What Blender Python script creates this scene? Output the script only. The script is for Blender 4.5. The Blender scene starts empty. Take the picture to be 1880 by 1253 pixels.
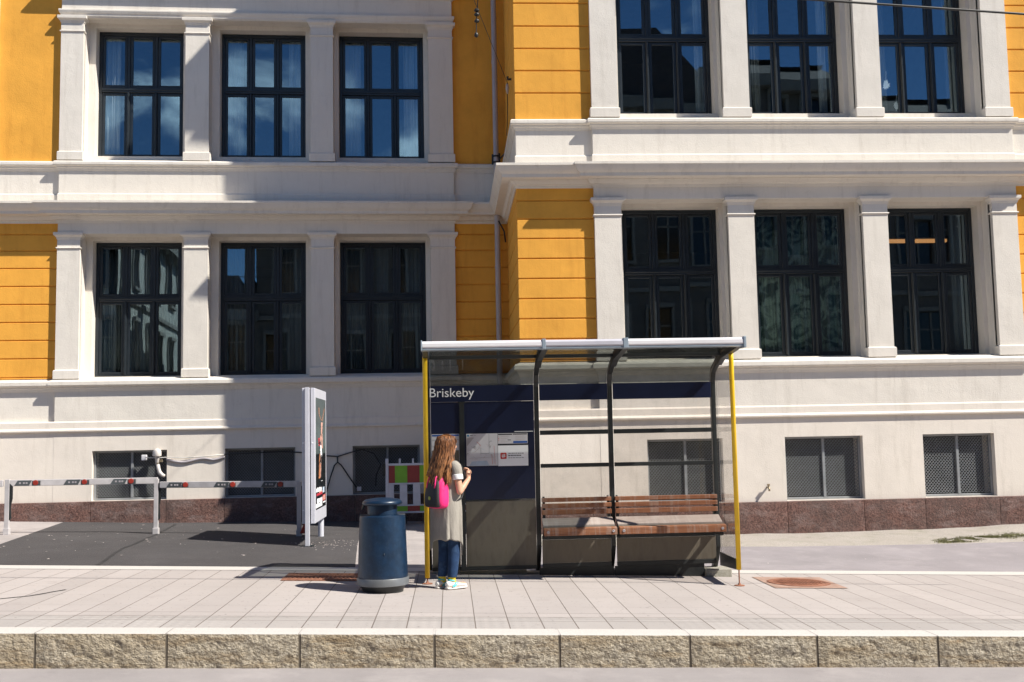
EXPOSURE = 0.65
import bpy, bmesh, math, random
from mathutils import Vector, Matrix, noise as mnoise
from math import sin, cos, pi, radians, sqrt, atan2
random.seed(7)
S = bpy.context.scene
COL = S.collection

# ------------------------------------------------------------------ materials
def newmat(name):
    m = bpy.data.materials.new(name); m.use_nodes = True
    nt = m.node_tree; b = nt.nodes['Principled BSDF']
    return m, nt, b

def N(nt, typ, **kw):
    n = nt.nodes.new(typ)
    for k, v in kw.items():
        if k.startswith('i_'): n.inputs[k[2:].replace('_', ' ')].default_value = v
        else: setattr(n, k, v)
    return n

def rgba(c, k=1.0): return (min(1, c[0]*k), min(1, c[1]*k), min(1, c[2]*k), 1)

def coords(nt, scale=(1, 1, 1)):
    tc = N(nt, 'ShaderNodeTexCoord'); mp = N(nt, 'ShaderNodeMapping')
    mp.inputs['Scale'].default_value = scale
    nt.links.new(tc.outputs['Object'], mp.inputs['Vector'])
    return mp.outputs['Vector']

def noisefac(nt, vec, scale, detail=4, rough=.6, lo=.3, hi=.7):
    n = N(nt, 'ShaderNodeTexNoise'); n.inputs['Scale'].default_value = scale
    n.inputs['Detail'].default_value = detail; n.inputs['Roughness'].default_value = rough
    nt.links.new(vec, n.inputs['Vector'])
    r = N(nt, 'ShaderNodeMapRange'); r.inputs['From Min'].default_value = lo; r.inputs['From Max'].default_value = hi
    nt.links.new(n.outputs['Fac'], r.inputs['Value'])
    return r.outputs['Result'], n.outputs['Fac']

def mix(nt, fac, a, b):
    m = N(nt, 'ShaderNodeMix', data_type='RGBA')
    if isinstance(fac, (int, float)): m.inputs[0].default_value = fac
    else: nt.links.new(fac, m.inputs[0])
    for s, v in ((6, a), (7, b)):
        if isinstance(v, (tuple, list)): m.inputs[s].default_value = v
        else: nt.links.new(v, m.inputs[s])
    return m.outputs[2]

def mulfac(nt, f, k):
    m = N(nt, 'ShaderNodeMath', operation='MULTIPLY'); nt.links.new(f, m.inputs[0])
    if isinstance(k, (int, float)): m.inputs[1].default_value = k
    else: nt.links.new(k, m.inputs[1])
    return m.outputs[0]

def bumpy(nt, b, h, dist, strength=1.0):
    bp = N(nt, 'ShaderNodeBump'); bp.inputs['Strength'].default_value = strength
    bp.inputs['Distance'].default_value = dist
    nt.links.new(h, bp.inputs['Height']); nt.links.new(bp.outputs['Normal'], b.inputs['Normal'])

def simple(name, col, rough=.6, metal=0, var=.12, vscale=6, bump=0, bscale=60, spec=.5, stretch=(1, 1, 1), second=None, samt=.5, sscale=2):
    m, nt, b = newmat(name)
    v = coords(nt, stretch)
    f, raw = noisefac(nt, v, vscale, 6)
    c = mix(nt, f, rgba(col, 1-var), rgba(col, 1+var))
    if second:
        f2, _ = noisefac(nt, v, sscale, 8, .7, .5, .72)
        c = mix(nt, mulfac(nt, f2, samt), c, rgba(second))
    nt.links.new(c, b.inputs['Base Color'])
    b.inputs['Roughness'].default_value = rough; b.inputs['Metallic'].default_value = metal
    b.inputs['Specular IOR Level'].default_value = spec
    if bump:
        _, r2 = noisefac(nt, v, bscale, 5, .65)
        bumpy(nt, b, r2, bump)
    return m

def plaster(name, col, stain, sa=.35, bump=.004, var=.045):
    m, nt, b = newmat(name)
    v = coords(nt)
    f, _ = noisefac(nt, v, 1.3, 6, .65)
    c = mix(nt, f, rgba(col, 1-var), rgba(col, 1+var*.9))
    vs = coords(nt, (3.0, 3.0, .35))           # rain streaks, long in z
    f2, _ = noisefac(nt, vs, 2.2, 7, .7, .52, .78)
    c = mix(nt, mulfac(nt, f2, sa), c, rgba(stain))
    f3, _ = noisefac(nt, v, 9, 8, .7, .60, .74)  # small patches
    c = mix(nt, mulfac(nt, f3, sa*.6), c, rgba(stain))
    nt.links.new(c, b.inputs['Base Color'])
    b.inputs['Roughness'].default_value = .85; b.inputs['Specular IOR Level'].default_value = .25
    _, r1 = noisefac(nt, v, 2.0, 3, .5)
    _, r2 = noisefac(nt, v, 45, 6, .7)
    a = N(nt, 'ShaderNodeMath', operation='MULTIPLY_ADD'); nt.links.new(r1, a.inputs[0]); a.inputs[1].default_value = 3.0
    nt.links.new(r2, a.inputs[2])
    bumpy(nt, b, a.outputs[0], bump)
    return m

def granite(name, cols, stain=None, scale=70, bump=.012, bscale=22, samt=.6):
    m, nt, b = newmat(name)
    v = coords(nt)
    f, raw = noisefac(nt, v, scale, 3, .8, .36, .64)
    c = mix(nt, f, rgba(cols[0]), rgba(cols[1]))
    f2, _ = noisefac(nt, v, 1.7, 7, .7, .38, .66)
    c = mix(nt, mulfac(nt, f2, .75), c, rgba(cols[2]))
    if stain:
        vs = coords(nt, (1, 1, 2.2))
        f3, _ = noisefac(nt, vs, 2.6, 8, .75, .5, .68)
        c = mix(nt, mulfac(nt, f3, samt), c, rgba(stain))
    nt.links.new(c, b.inputs['Base Color'])
    b.inputs['Roughness'].default_value = .85; b.inputs['Specular IOR Level'].default_value = .3
    _, r1 = noisefac(nt, v, bscale, 8, .75)
    bumpy(nt, b, r1, bump)
    return m

def kerb_mat():
    m, nt, b = newmat('rough_granite')
    v = coords(nt)
    f, raw = noisefac(nt, v, 46, 4, .8, .38, .62)
    c = mix(nt, f, (.21, .178, .135, 1), (.52, .465, .38, 1))
    f2, _ = noisefac(nt, v, 1.9, 7, .7, .38, .66)
    c = mix(nt, mulfac(nt, f2, .6), c, (.40, .33, .23, 1))
    vs = coords(nt, (.45, 1, 3.2)); f3, _ = noisefac(nt, vs, 3.0, 8, .75, .48, .66)
    c = mix(nt, mulfac(nt, f3, .85), c, (.26, .185, .105, 1))
    f5, _ = noisefac(nt, v, 5, 8, .8, .62, .72); c = mix(nt, mulfac(nt, f5, .6), c, (.34, .16, .07, 1))
    f4, r4 = noisefac(nt, coords(nt, (1, 1, 1.5)), 34, 3, .6, .36, .46)
    pit = N(nt, 'ShaderNodeMath', operation='SUBTRACT'); pit.inputs[0].default_value = 1; nt.links.new(f4, pit.inputs[1])
    c = mix(nt, mulfac(nt, pit.outputs[0], .35), c, (.11, .085, .055, 1))
    nt.links.new(c, b.inputs['Base Color']); b.inputs['Roughness'].default_value = .9; b.inputs['Specular IOR Level'].default_value = .2
    bumpy(nt, b, r4, .02)
    return m

def glass(name, tint, f0, dirt=0.0, rough=0.0, wave=0.0, refl=(1, 1, 1)):
    m = bpy.data.materials.new(name); m.use_nodes = True
    nt = m.node_tree; nt.nodes.clear()
    out = N(nt, 'ShaderNodeOutputMaterial')
    tr = N(nt, 'ShaderNodeBsdfTransparent'); gl = N(nt, 'ShaderNodeBsdfGlossy'); gl.inputs['Roughness'].default_value = rough; gl.inputs['Color'].default_value = rgba(refl)
    lw = N(nt, 'ShaderNodeLayerWeight'); lw.inputs['Blend'].default_value = .5
    p5 = N(nt, 'ShaderNodeMath', operation='POWER'); nt.links.new(lw.outputs['Facing'], p5.inputs[0]); p5.inputs[1].default_value = 5
    fr = N(nt, 'ShaderNodeMath', operation='MULTIPLY_ADD'); nt.links.new(p5.outputs[0], fr.inputs[0]); fr.inputs[1].default_value = (1-f0)*.8; fr.inputs[2].default_value = f0
    mx = N(nt, 'ShaderNodeMixShader')
    v = coords(nt)
    tr.inputs['Color'].default_value = rgba(tint)
    if wave:
        _, r = noisefac(nt, v, 1.6, 1, .3)
        bp = N(nt, 'ShaderNodeBump'); bp.inputs['Distance'].default_value = wave; bp.inputs['Strength'].default_value = 1
        nt.links.new(r, bp.inputs['Height']); nt.links.new(bp.outputs['Normal'], gl.inputs['Normal'])
    nt.links.new(fr.outputs[0], mx.inputs[0]); nt.links.new(tr.outputs[0], mx.inputs[1]); nt.links.new(gl.outputs[0], mx.inputs[2])
    last = mx.outputs[0]
    if dirt:
        df = N(nt, 'ShaderNodeBsdfDiffuse'); df.inputs['Color'].default_value = (.22, .23, .2, 1)
        f, _ = noisefac(nt, v, 2.2, 8, .7, .4, .75)
        m2 = N(nt, 'ShaderNodeMixShader'); nt.links.new(mulfac(nt, f, dirt), m2.inputs[0])
        nt.links.new(last, m2.inputs[1]); nt.links.new(df.outputs[0], m2.inputs[2]); last = m2.outputs[0]
    nt.links.new(last, out.inputs[0])
    return m

def paving_mat(name, col, tile_w, tile_h, mortar, joint, off=0.0, dots=False):
    m, nt, b = newmat(name)
    tc = N(nt, 'ShaderNodeTexCoord'); mp = N(nt, 'ShaderNodeMapping')
    mp.inputs['Location'].default_value = (-.199, .02, 0)
    nt.links.new(tc.outputs['Object'], mp.inputs['Vector'])
    sep = N(nt, 'ShaderNodeSeparateXYZ'); nt.links.new(mp.outputs[0], sep.inputs[0])
    cmb = N(nt, 'ShaderNodeCombineXYZ')         # long joints run away from the kerb
    nt.links.new(sep.outputs[1], cmb.inputs[0]); nt.links.new(sep.outputs[0], cmb.inputs[1])
    br = N(nt, 'ShaderNodeTexBrick', offset=off)
    br.inputs['Scale'].default_value = 1; br.inputs['Brick Width'].default_value = tile_h; br.inputs['Row Height'].default_value = tile_w
    br.inputs['Mortar Size'].default_value = mortar; br.inputs['Mortar Smooth'].default_value = .3
    br.inputs['Color1'].default_value = rgba(col, .93); br.inputs['Color2'].default_value = rgba(col, 1.05); br.inputs['Mortar'].default_value = rgba(joint)
    nt.links.new(cmb.outputs[0], br.inputs['Vector'])
    v = coords(nt)
    f, _ = noisefac(nt, v, 1.2, 8, .7)
    c = mix(nt, f, rgba((.90, .895, .89)), rgba((1.06, 1.05, 1.04)))
    mm = N(nt, 'ShaderNodeMix', data_type='RGBA', blend_type='MULTIPLY'); mm.inputs[0].default_value = 1
    nt.links.new(br.outputs['Color'], mm.inputs[6]); nt.links.new(c, mm.inputs[7])
    f2, _ = noisefac(nt, v, 2.4, 9, .75, .55, .76)
    c2 = mix(nt, mulfac(nt, f2, .5), mm.outputs[2], rgba((col[0]*.55, col[1]*.52, col[2]*.5)))
    f4, _ = noisefac(nt, v, 26, 2, .5, .68, .72)
    c2 = mix(nt, mulfac(nt, f4, .55), c2, rgba((.12, .11, .1)))
    nt.links.new(c2, b.inputs['Base Color'])
    b.inputs['Roughness'].default_value = .85; b.inputs['Specular IOR Level'].default_value = .25
    inv = N(nt, 'ShaderNodeMath', operation='SUBTRACT'); inv.inputs[0].default_value = 1; nt.links.new(br.outputs['Fac'], inv.inputs[1])
    _, r2 = noisefac(nt, v, 90, 5, .7)
    ad = N(nt, 'ShaderNodeMath', operation='MULTIPLY_ADD'); nt.links.new(r2, ad.inputs[0]); ad.inputs[1].default_value = .25
    nt.links.new(inv.outputs[0], ad.inputs[2])
    h = ad.outputs[0]
    if dots:
        vo = N(nt, 'ShaderNodeTexVoronoi'); vo.inputs['Scale'].default_value = 11; vo.inputs['Randomness'].default_value = .0
        nt.links.new(v, vo.inputs['Vector'])
        r = N(nt, 'ShaderNodeMapRange'); r.inputs['From Min'].default_value = .2; r.inputs['From Max'].default_value = .45
        r.inputs['To Min'].default_value = .55; r.inputs['To Max'].default_value = 0
        nt.links.new(vo.outputs['Distance'], r.inputs['Value'])
        a2 = N(nt, 'ShaderNodeMath', operation='ADD'); nt.links.new(h, a2.inputs[0]); nt.links.new(r.outputs[0], a2.inputs[1]); h = a2.outputs[0]
    bumpy(nt, b, h, .004)
    return m

def asphalt_mat(name, col, speck=.25, crack=None):
    m, nt, b = newmat(name)
    v = coords(nt)
    f, _ = noisefac(nt, v, .9, 7, .65)
    c = mix(nt, f, rgba(col, .86), rgba(col, 1.12))
    f2, r2 = noisefac(nt, v, 120, 2, .8, .5, .72)
    c = mix(nt, mulfac(nt, f2, speck), c, rgba((.55, .5, .48)))
    f5, _ = noisefac(nt, v, 1.9, 8, .72, .5, .7)
    c = mix(nt, mulfac(nt, f5, .35), c, rgba((col[0]*1.5+.02, col[1]*1.48+.02, col[2]*1.45+.02)))
    f3, _ = noisefac(nt, v, 3.1, 9, .8, .6, .72)
    c = mix(nt, mulfac(nt, f3, .45), c, rgba(col, .6))
    nt.links.new(c, b.inputs['Base Color']); b.inputs['Roughness'].default_value = .9; b.inputs['Specular IOR Level'].default_value = .25
    _, r3 = noisefac(nt, v, 150, 3, .8)
    bumpy(nt, b, r3, .006)
    return m

def curtain_mat(name, col, trans=.35):
    m, nt, b = newmat(name)
    v = coords(nt, (1, 1, .05)); f, _ = noisefac(nt, v, 14, 4, .6)
    c = mix(nt, f, rgba(col, .7), rgba(col, 1.1)); nt.links.new(c, b.inputs['Base Color'])
    b.inputs['Roughness'].default_value = .9
    return m

def lace_mat(name):
    m, nt, b = newmat(name)
    v = coords(nt); vo = N(nt, 'ShaderNodeTexVoronoi', feature='SMOOTH_F1'); vo.inputs['Scale'].default_value = 5
    n = N(nt, 'ShaderNodeTexNoise'); n.inputs['Scale'].default_value = 3; n.inputs['Detail'].default_value = 4; n.inputs['Distortion'].default_value = 2
    nt.links.new(v, n.inputs['Vector'])
    r = N(nt, 'ShaderNodeMapRange'); r.inputs['From Min'].default_value = .42; r.inputs['From Max'].default_value = .58
    nt.links.new(n.outputs['Fac'], r.inputs['Value'])
    c = mix(nt, r.outputs[0], (.05, .09, .07, 1), (.32, .42, .34, 1)); nt.links.new(c, b.inputs['Base Color'])
    return m

def wood_mat(name, a, bcol, grey):
    m, nt, b = newmat(name)
    v = coords(nt, (.6, 9, 9)); f, _ = noisefac(nt, v, 5, 7, .7)
    c = mix(nt, f, rgba(a), rgba(bcol))
    v2 = coords(nt, (9, 1, 1)); f2, _ = noisefac(nt, v2, 2.2, 6, .7, .48, .75)
    c = mix(nt, mulfac(nt, f2, .7), c, rgba(grey))
    nt.links.new(c, b.inputs['Base Color']); b.inputs['Roughness'].default_value = .6
    _, r = noisefac(nt, v, 12, 5, .7); bumpy(nt, b, r, .003)
    return m

M = {}
M['cream'] = plaster('cream_plaster', (.745, .692, .62), (.38, .33, .27), .34)
M['cream_base'] = plaster('base_plaster', (.77, .70, .62), (.40, .35, .28), .36, .003)
M['yellow'] = plaster('yellow_plaster', (.80, .385, .06), (.54, .21, .03), .5, .004, .11)
M['granite'] = granite('red_granite', ((.075, .040, .034), (.27, .145, .118), (.10, .075, .068)), (.30, .235, .22), 38, .026, 14, .5)
M['kerbface'] = kerb_mat()
M['kerbtop'] = granite('pale_granite', ((.47, .44, .41), (.60, .565, .53), (.52, .49, .46)), None, 60, .003)
M['frame'] = simple('window_paint', (.016, .022, .028), .35, 0, .2, 5, .0005, 40)
M['pane'] = glass('window_glass', (.82, .87, .88), .15, 0, 0, .0005, (.68, .88, 1))
M['room'] = simple('room_paint', (.16, .15, .135), .9)
M['curtain'] = curtain_mat('pale_curtain', (.80, .83, .84))
M['greycurtain'] = curtain_mat('grey_curtain', (.20, .21, .21))
M['lace'] = lace_mat('patterned_curtain')
M['grille'] = simple('grille_steel', (.27, .28, .29), .5, .1, .15)
M['darkmetal'] = simple('dark_metal', (.018, .021, .022), .45, 0, .25, 8, .0006, 50)
M['pipe'] = simple('pipe_paint', (.42, .385, .40), .5, 0, .08, 3)
M['paving'] = paving_mat('paving_slabs', (.43, .387, .368), .2966, 3.4, .005, (.19, .165, .145))
M['tactile'] = paving_mat('tactile_slabs', (.40, .368, .35), .2966, .61, .006, (.2, .17, .15), 0, True)
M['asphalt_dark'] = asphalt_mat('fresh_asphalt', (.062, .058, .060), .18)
M['asphalt_lane'] = asphalt_mat('worn_asphalt', (.295, .268, .278), .10)
M['road'] = asphalt_mat('road_asphalt', (.33, .30, .295), .14)
M['forecourt'] = asphalt_mat('pale_concrete', (.37, .335, .325), .05)
M['gravel'] = granite('gravel', ((.33, .29, .26), (.58, .53, .48), (.45, .40, .35)), (.22, .22, .12), 60, .03, 40, .4)
M['rust'] = simple('rusty_iron', (.30, .135, .085), .8, .1, .3, 14, .004, 60, .3, (1, 1, 1), (.12, .06, .045), .6, 5)
M['yellowpaint'] = simple('yellow_paint', (.80, .50, .012), .4, 0, .08, 10)
M['white_alu'] = simple('white_aluminium', (.74, .72, .74), .38, .0, .05, 5)
M['dimmed_alu'] = simple('dimmed_white_aluminium', (.50, .49, .54), .35, .0, .06, 5)
M['blue_alu'] = simple('blue_grey_metal', (.30, .36, .42), .4, .2, .1)
M['navy'] = simple('navy_enamel', (.011, .016, .045), .28, 0, .15, 2.5)
M['steel_panel'] = simple('dirty_steel', (.17, .148, .118), .5, .25, .25, 3, .001, 60, .4, (3, 3, .8), (.10, .085, .06), .75, 3)
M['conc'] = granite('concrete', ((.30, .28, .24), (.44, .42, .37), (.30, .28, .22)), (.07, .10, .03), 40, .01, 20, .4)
M['sglass'] = glass('shelter_glass', (.90, .89, .88), .02, .09)
M['rglass'] = glass('roof_glass', (.54, .56, .545), .02, .2)
M['wood'] = wood_mat('bench_wood', (.19, .066, .03), (.36, .15, .068), (.42, .36, .32))
M['wood_grey'] = wood_mat('weathered_wood', (.30, .24, .21), (.44, .37, .33), (.5, .45, .42))
M['paper'] = simple('paper', (.66, .64, .67), .5, 0, .03)
M['white'] = simple('white_print', (.93, .93, .95), .5, 0, .02)
M['ink'] = simple('black_ink', (.02, .02, .025), .5)
M['greyink'] = simple('grey_ink', (.30, .30, .32), .6)
M['paleink'] = simple('pale_ink', (.52, .46, .47), .6)
M['pinkink'] = simple('pink_ink', (.62, .36, .36), .6)
M['bluepaleink'] = simple('pale_blue_ink', (.46, .54, .64), .6)
M['blueink'] = simple('blue_ink', (.02, .10, .38), .5)
M['cyanink'] = simple('cyan_ink', (.02, .22, .42), .5)
M['redink'] = simple('red_ink', (.62, .03, .018), .5)
M['blue_bin'] = simple('blue_enamel', (.004, .019, .047), .36, 0, .3, 9, .0008, 60, .5, (1, 1, 1), (.10, .14, .20), .09, 24)
M['bin_grey'] = simple('bin_base_metal', (.13, .137, .145), .45, .1, .15)
M['rail_alu'] = simple('barrier_metal', (.55, .52, .52), .45, .1, .12, 9)
M['sticker'] = simple('sticker', (.075, .085, .09), .45)
M['red'] = simple('red_plastic', (.36, .035, .022), .35)
M['green'] = simple('green_plastic', (.20, .46, .035), .5)
M['darkred'] = simple('dark_red_plastic', (.30, .04, .035), .5)
M['whiteplastic'] = simple('white_plastic', (.62, .62, .68), .5, 0, .1)
M['rubber'] = simple('rubber', (.03, .03, .03), .8)
M['adframe'] = simple('display_aluminium', (.62, .62, .68), .35, .1, .04)
M['adblack'] = simple('poster_black', (.012, .014, .015), .25)
M['adgrey'] = simple('poster_grey_green', (.10, .13, .125), .25, 0, .4, 3)
M['adorange'] = simple('poster_orange', (.62, .24, .11), .3, 0, .5, 12)
M['adpink'] = simple('poster_pink', (.75, .42, .33), .3, 0, .3, 12)
M['adred'] = simple('poster_red', (.60, .05, .07), .3)
M['cable'] = simple('black_cable', (.02, .02, .02), .5)
M['greycable'] = simple('pale_cable', (.55, .53, .5), .5)
M['brass'] = simple('old_brass', (.35, .28, .18), .4, .6)
M['standpipe'] = simple('white_pipe', (.62, .57, .53), .5, 0, .15)
M['roof'] = simple('roof_tiles', (.06, .05, .05), .8)
M['housewall'] = simple('house_plaster', (.13, .12, .11), .9, 0, .15, 1)
M['housetrim'] = simple('house_trim', (.22, .21, .19), .9)
M['palehouse'] = simple('pale_house_plaster', (.42, .42, .38), .9, 0, .25, 2)
M['houseglass'] = simple('house_glass', (.02, .025, .03), .1)
M['grass'] = simple('grass_blades', (.17, .165, .065), .8, 0, .5, 9)
M['mortar'] = simple('mortar', (.16, .135, .105), .9, 0, .3, 9)
M['jointdirt'] = simple('joint_dirt', (.20, .165, .14), .9, 0, .3, 9)
M['seam'] = simple('asphalt_seam', (.030, .028, .029), .9, 0, .4, 9)
M['manhole'] = simple('manhole_surround', (.36, .24, .19), .85, 0, .25, 9, .003, 50, .3, (1, 1, 1), (.24, .12, .08), .5, 4)
M['chips'] = simple('chips', (.52, .45, .42), .8, 0, .5, 3)
M['dirt'] = simple('dirt', (.10, .085, .07), .9)

# ------------------------------------------------------------------ geometry helpers
class MB:
    def __init__(s): s.v = []; s.f = []; s.mi = []; s.k = 0
    def add(s, vs, fs, k=None):
        o = len(s.v); s.v += [tuple(p) for p in vs]
        for f in fs: s.f.append(tuple(i+o for i in f)); s.mi.append(s.k if k is None else k)
    def box(s, a, b, fr=None, k=None):
        x0, y0, z0 = a; x1, y1, z1 = b
        P = [(x0, y0, z0), (x1, y0, z0), (x1, y1, z0), (x0, y1, z0), (x0, y0, z1), (x1, y0, z1), (x1, y1, z1), (x0, y1, z1)]
        if fr: P = [fr(*p) for p in P]
        s.add(P, [(0, 3, 2, 1), (4, 5, 6, 7), (0, 1, 5, 4), (1, 2, 6, 5), (2, 3, 7, 6), (3, 0, 4, 7)], k)
    def prism(s, pts, ax, h0, h1, k=None):
        # pts: polygon in the two other axes, extruded on axis ax from h0 to h1
        def mk(p, h):
            q = list(p); q.insert(ax, h); return tuple(q)
        n = len(pts); V = [mk(p, h0) for p in pts]+[mk(p, h1) for p in pts]
        F = [tuple(range(n)), tuple(range(2*n-1, n-1, -1))]+[(i, (i+1) % n, n+(i+1) % n, n+i) for i in range(n)]
        s.add(V, F, k)
    def quad(s, p, k=None): s.add(p, [tuple(range(len(p)))], k)
    def tube(s, pts, r, n=8, k=None, caps=True):
        pts = [Vector(p) for p in pts]; rs = r if isinstance(r, (list, tuple)) else [r]*len(pts)
        V = []; up = None
        for i, p in enumerate(pts):
            d = (pts[min(i+1, len(pts)-1)]-pts[max(i-1, 0)]).normalized()
            if up is None:
                up = Vector((0, 0, 1)) if abs(d.z) < .9 else Vector((1, 0, 0))
            a = d.cross(up).normalized(); b = a.cross(d).normalized(); up = b
            V += [p+(a*cos(2*pi*j/n)+b*sin(2*pi*j/n))*rs[i] for j in range(n)]
        F = []
        for i in range(len(pts)-1):
            for j in range(n):
                F.append((i*n+j, i*n+(j+1) % n, (i+1)*n+(j+1) % n, (i+1)*n+j))
        if caps: F += [tuple(range(n-1, -1, -1)), tuple(range((len(pts)-1)*n, len(pts)*n))]
        s.add(V, F, k)
    def lathe(s, prof, c, n=32, k=None, sx=1, sy=1):
        V = []; m = len(prof)
        for r, z in prof:
            V += [(c[0]+r*cos(2*pi*j/n)*sx, c[1]+r*sin(2*pi*j/n)*sy, c[2]+z) for j in range(n)]
        F = [(i*n+j, i*n+(j+1) % n, (i+1)*n+(j+1) % n, (i+1)*n+j) for i in range(m-1) for j in range(n)]
        F += [tuple(range(n-1, -1, -1)), tuple(range((m-1)*n, m*n))]
        s.add(V, F, k)
    def loft(s, rings, k=None, cap=True):
        n = len(rings[0]); V = [p for r in rings for p in r]
        F = [(i*n+j, i*n+(j+1) % n, (i+1)*n+(j+1) % n, (i+1)*n+j) for i in range(len(rings)-1) for j in range(n)]
        if cap: F += [tuple(range(n-1, -1, -1)), tuple(range((len(rings)-1)*n, len(rings)*n))]
        s.add(V, F, k)
    def sweep(s, prof, path, fr, k=None):
        # prof: closed polygon of (out, z); path: plan polyline of (t, out), outward on its left-hand side
        n = len(path); ns = []
        for i in range(n-1):
            dx, dy = path[i+1][0]-path[i][0], path[i+1][1]-path[i][1]; L = sqrt(dx*dx+dy*dy)
            ns.append((-dy/L, dx/L))
        V = []
        for i, p in enumerate(path):
            a = ns[max(i-1, 0)]; b = ns[min(i, n-2)]
            d = 1+a[0]*b[0]+a[1]*b[1]; m = ((a[0]+b[0])/d, (a[1]+b[1])/d)
            V += [fr(p[0]+m[0]*o, p[1]+m[1]*o, z) for o, z in prof]
        q = len(prof)
        F = [(i*q+j, i*q+(j+1) % q, (i+1)*q+(j+1) % q, (i+1)*q+j) for i in range(n-1) for j in range(q)]
        F += [tuple(range(q-1, -1, -1)), tuple(range((n-1)*q, n*q))]
        s.add(V, F, k)
    def holes(s, t0, t1, z0, z1, of, ob, hs, fr, k=None):
        # wall slab between out=of (front) and out=ob (back) with rectangular openings
        ts = sorted({t0, t1, *[h[0] for h in hs], *[h[1] for h in hs]}); zs = sorted({z0, z1, *[h[2] for h in hs], *[h[3] for h in hs]})
        for i in range(len(ts)-1):
            for j in range(len(zs)-1):
                tc, zc = (ts[i]+ts[i+1])/2, (zs[j]+zs[j+1])/2
                if any(h[0] < tc < h[1] and h[2] < zc < h[3] for h in hs): continue
                a, b, c, d = ts[i], ts[i+1], zs[j], zs[j+1]
                s.quad([fr(a, of, c), fr(b, of, c), fr(b, of, d), fr(a, of, d)], k)
                s.quad([fr(a, ob, c), fr(a, ob, d), fr(b, ob, d), fr(b, ob, c)], k)
        for a, b, c, d in hs:
            s.quad([fr(a, of, c), fr(a, of, d), fr(a, ob, d), fr(a, ob, c)], k)
            s.quad([fr(b, of, c), fr(b, ob, c), fr(b, ob, d), fr(b, of, d)], k)
            s.quad([fr(a, of, c), fr(a, ob, c), fr(b, ob, c), fr(b, of, c)], k)
            s.quad([fr(a, of, d), fr(b, of, d), fr(b, ob, d), fr(a, ob, d)], k)
        for a, b in ((t0, t0), (t1, t1)):
            s.quad([fr(a, of, z0), fr(a, of, z1), fr(a, ob, z1), fr(a, ob, z0)], k)
        s.quad([fr(t0, of, z1), fr(t1, of, z1), fr(t1, ob, z1), fr(t0, ob, z1)], k)
        s.quad([fr(t0, of, z0), fr(t1, of, z0), fr(t1, ob, z0), fr(t0, ob, z0)], k)
    def build(s, name, mats, parent=None, smooth=False, bevel=0, seg=2, normals=True, auto=None):
        me = bpy.data.meshes.new(name)
        off = Vector((0, 0, 0)); q = parent
        while q: off += Vector(q.location); q = q.parent
        me.from_pydata([tuple(Vector(p)-off) for p in s.v], [], s.f)
        if not isinstance(mats, (list, tuple)): mats = [mats]
        for m in mats: me.materials.append(M[m] if isinstance(m, str) else m)
        for p, i in zip(me.polygons, s.mi): p.material_index = i; p.use_smooth = bool(smooth)
        if normals:
            bm = bmesh.new(); bm.from_mesh(me)
            bmesh.ops.recalc_face_normals(bm, faces=bm.faces); bm.to_mesh(me); bm.free()
        me.update()
        if auto: me.set_sharp_from_angle(angle=radians(auto))
        o = bpy.data.objects.new(name, me); COL.objects.link(o)
        if parent: o.parent = parent
        if bevel:
            b = o.modifiers.new('Bevel', 'BEVEL'); b.width = bevel; b.segments = seg; b.limit_method = 'ANGLE'; b.angle_limit = radians(40); b.use_clamp_overlap = True
        return o

def tag(o, label=None, cat=None, group=None, kind=None):
    if label: o['label'] = label
    if cat: o['category'] = cat
    if group: o['group'] = group
    if kind: o['kind'] = kind
    return o

def thing(name, loc, label, cat, group=None):
    o = bpy.data.objects.new(name, None); COL.objects.link(o); o.location = loc; o.empty_display_size = .1
    return tag(o, label, cat, group)

def interp(x, xs, ys):
    if x <= xs[0]: return ys[0]
    for i in range(1, len(xs)):
        if x <= xs[i]:
            t = (x-xs[i-1])/(xs[i]-xs[i-1]); return ys[i-1]+(ys[i]-ys[i-1])*t
    return ys[-1]

SL = -.0325
def ground(x, y):
    p = SL*x
    if y <= 13.6: return p
    yb = 20.3 if x < 1.1 else 17.3
    t = min(1, (y-13.6)/(yb-13.6))
    return p+(interp(x, [-14, -8, -5.3, -3.4, 1, 4.77, 7.1, 9.4, 16], [.42, .28, .18, .15, .05, -.055, -.05, 0, .14])-p)*t
def roadz(x): return -.2645-.0297*x
# ------------------------------------------------------------------ camera, sun, sky
cam = bpy.data.cameras.new('camera'); co = bpy.data.objects.new('camera', cam); COL.objects.link(co)
cam.sensor_width = 36; cam.lens = 37.63; cam.clip_end = 400
_p, _r, _y = .0887305, -.01914864, -.05941537
fw = Vector((-sin(_y)*cos(_p), cos(_y)*cos(_p), sin(_p))); rr = Vector((cos(_y), sin(_y), 0)); uu = rr.cross(fw)
r2 = rr*cos(_r)+uu*sin(_r); u2 = -rr*sin(_r)+uu*cos(_r)
mw = Matrix((r2, u2, -fw)).transposed().to_4x4(); mw.translation = Vector((0, 0, 1.63)); co.matrix_world = mw
S.camera = co

SUN = Vector((-.845, .42, -1)).normalized()
sl = bpy.data.lights.new('sun', 'SUN'); sl.energy = 5.0; sl.angle = radians(.5); sl.color = (1, .955, .865)
so = bpy.data.objects.new('sun', sl); COL.objects.link(so); so.rotation_euler = SUN.to_track_quat('-Z', 'Y').to_euler(); so.location = (8, -6, 20)

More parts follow.
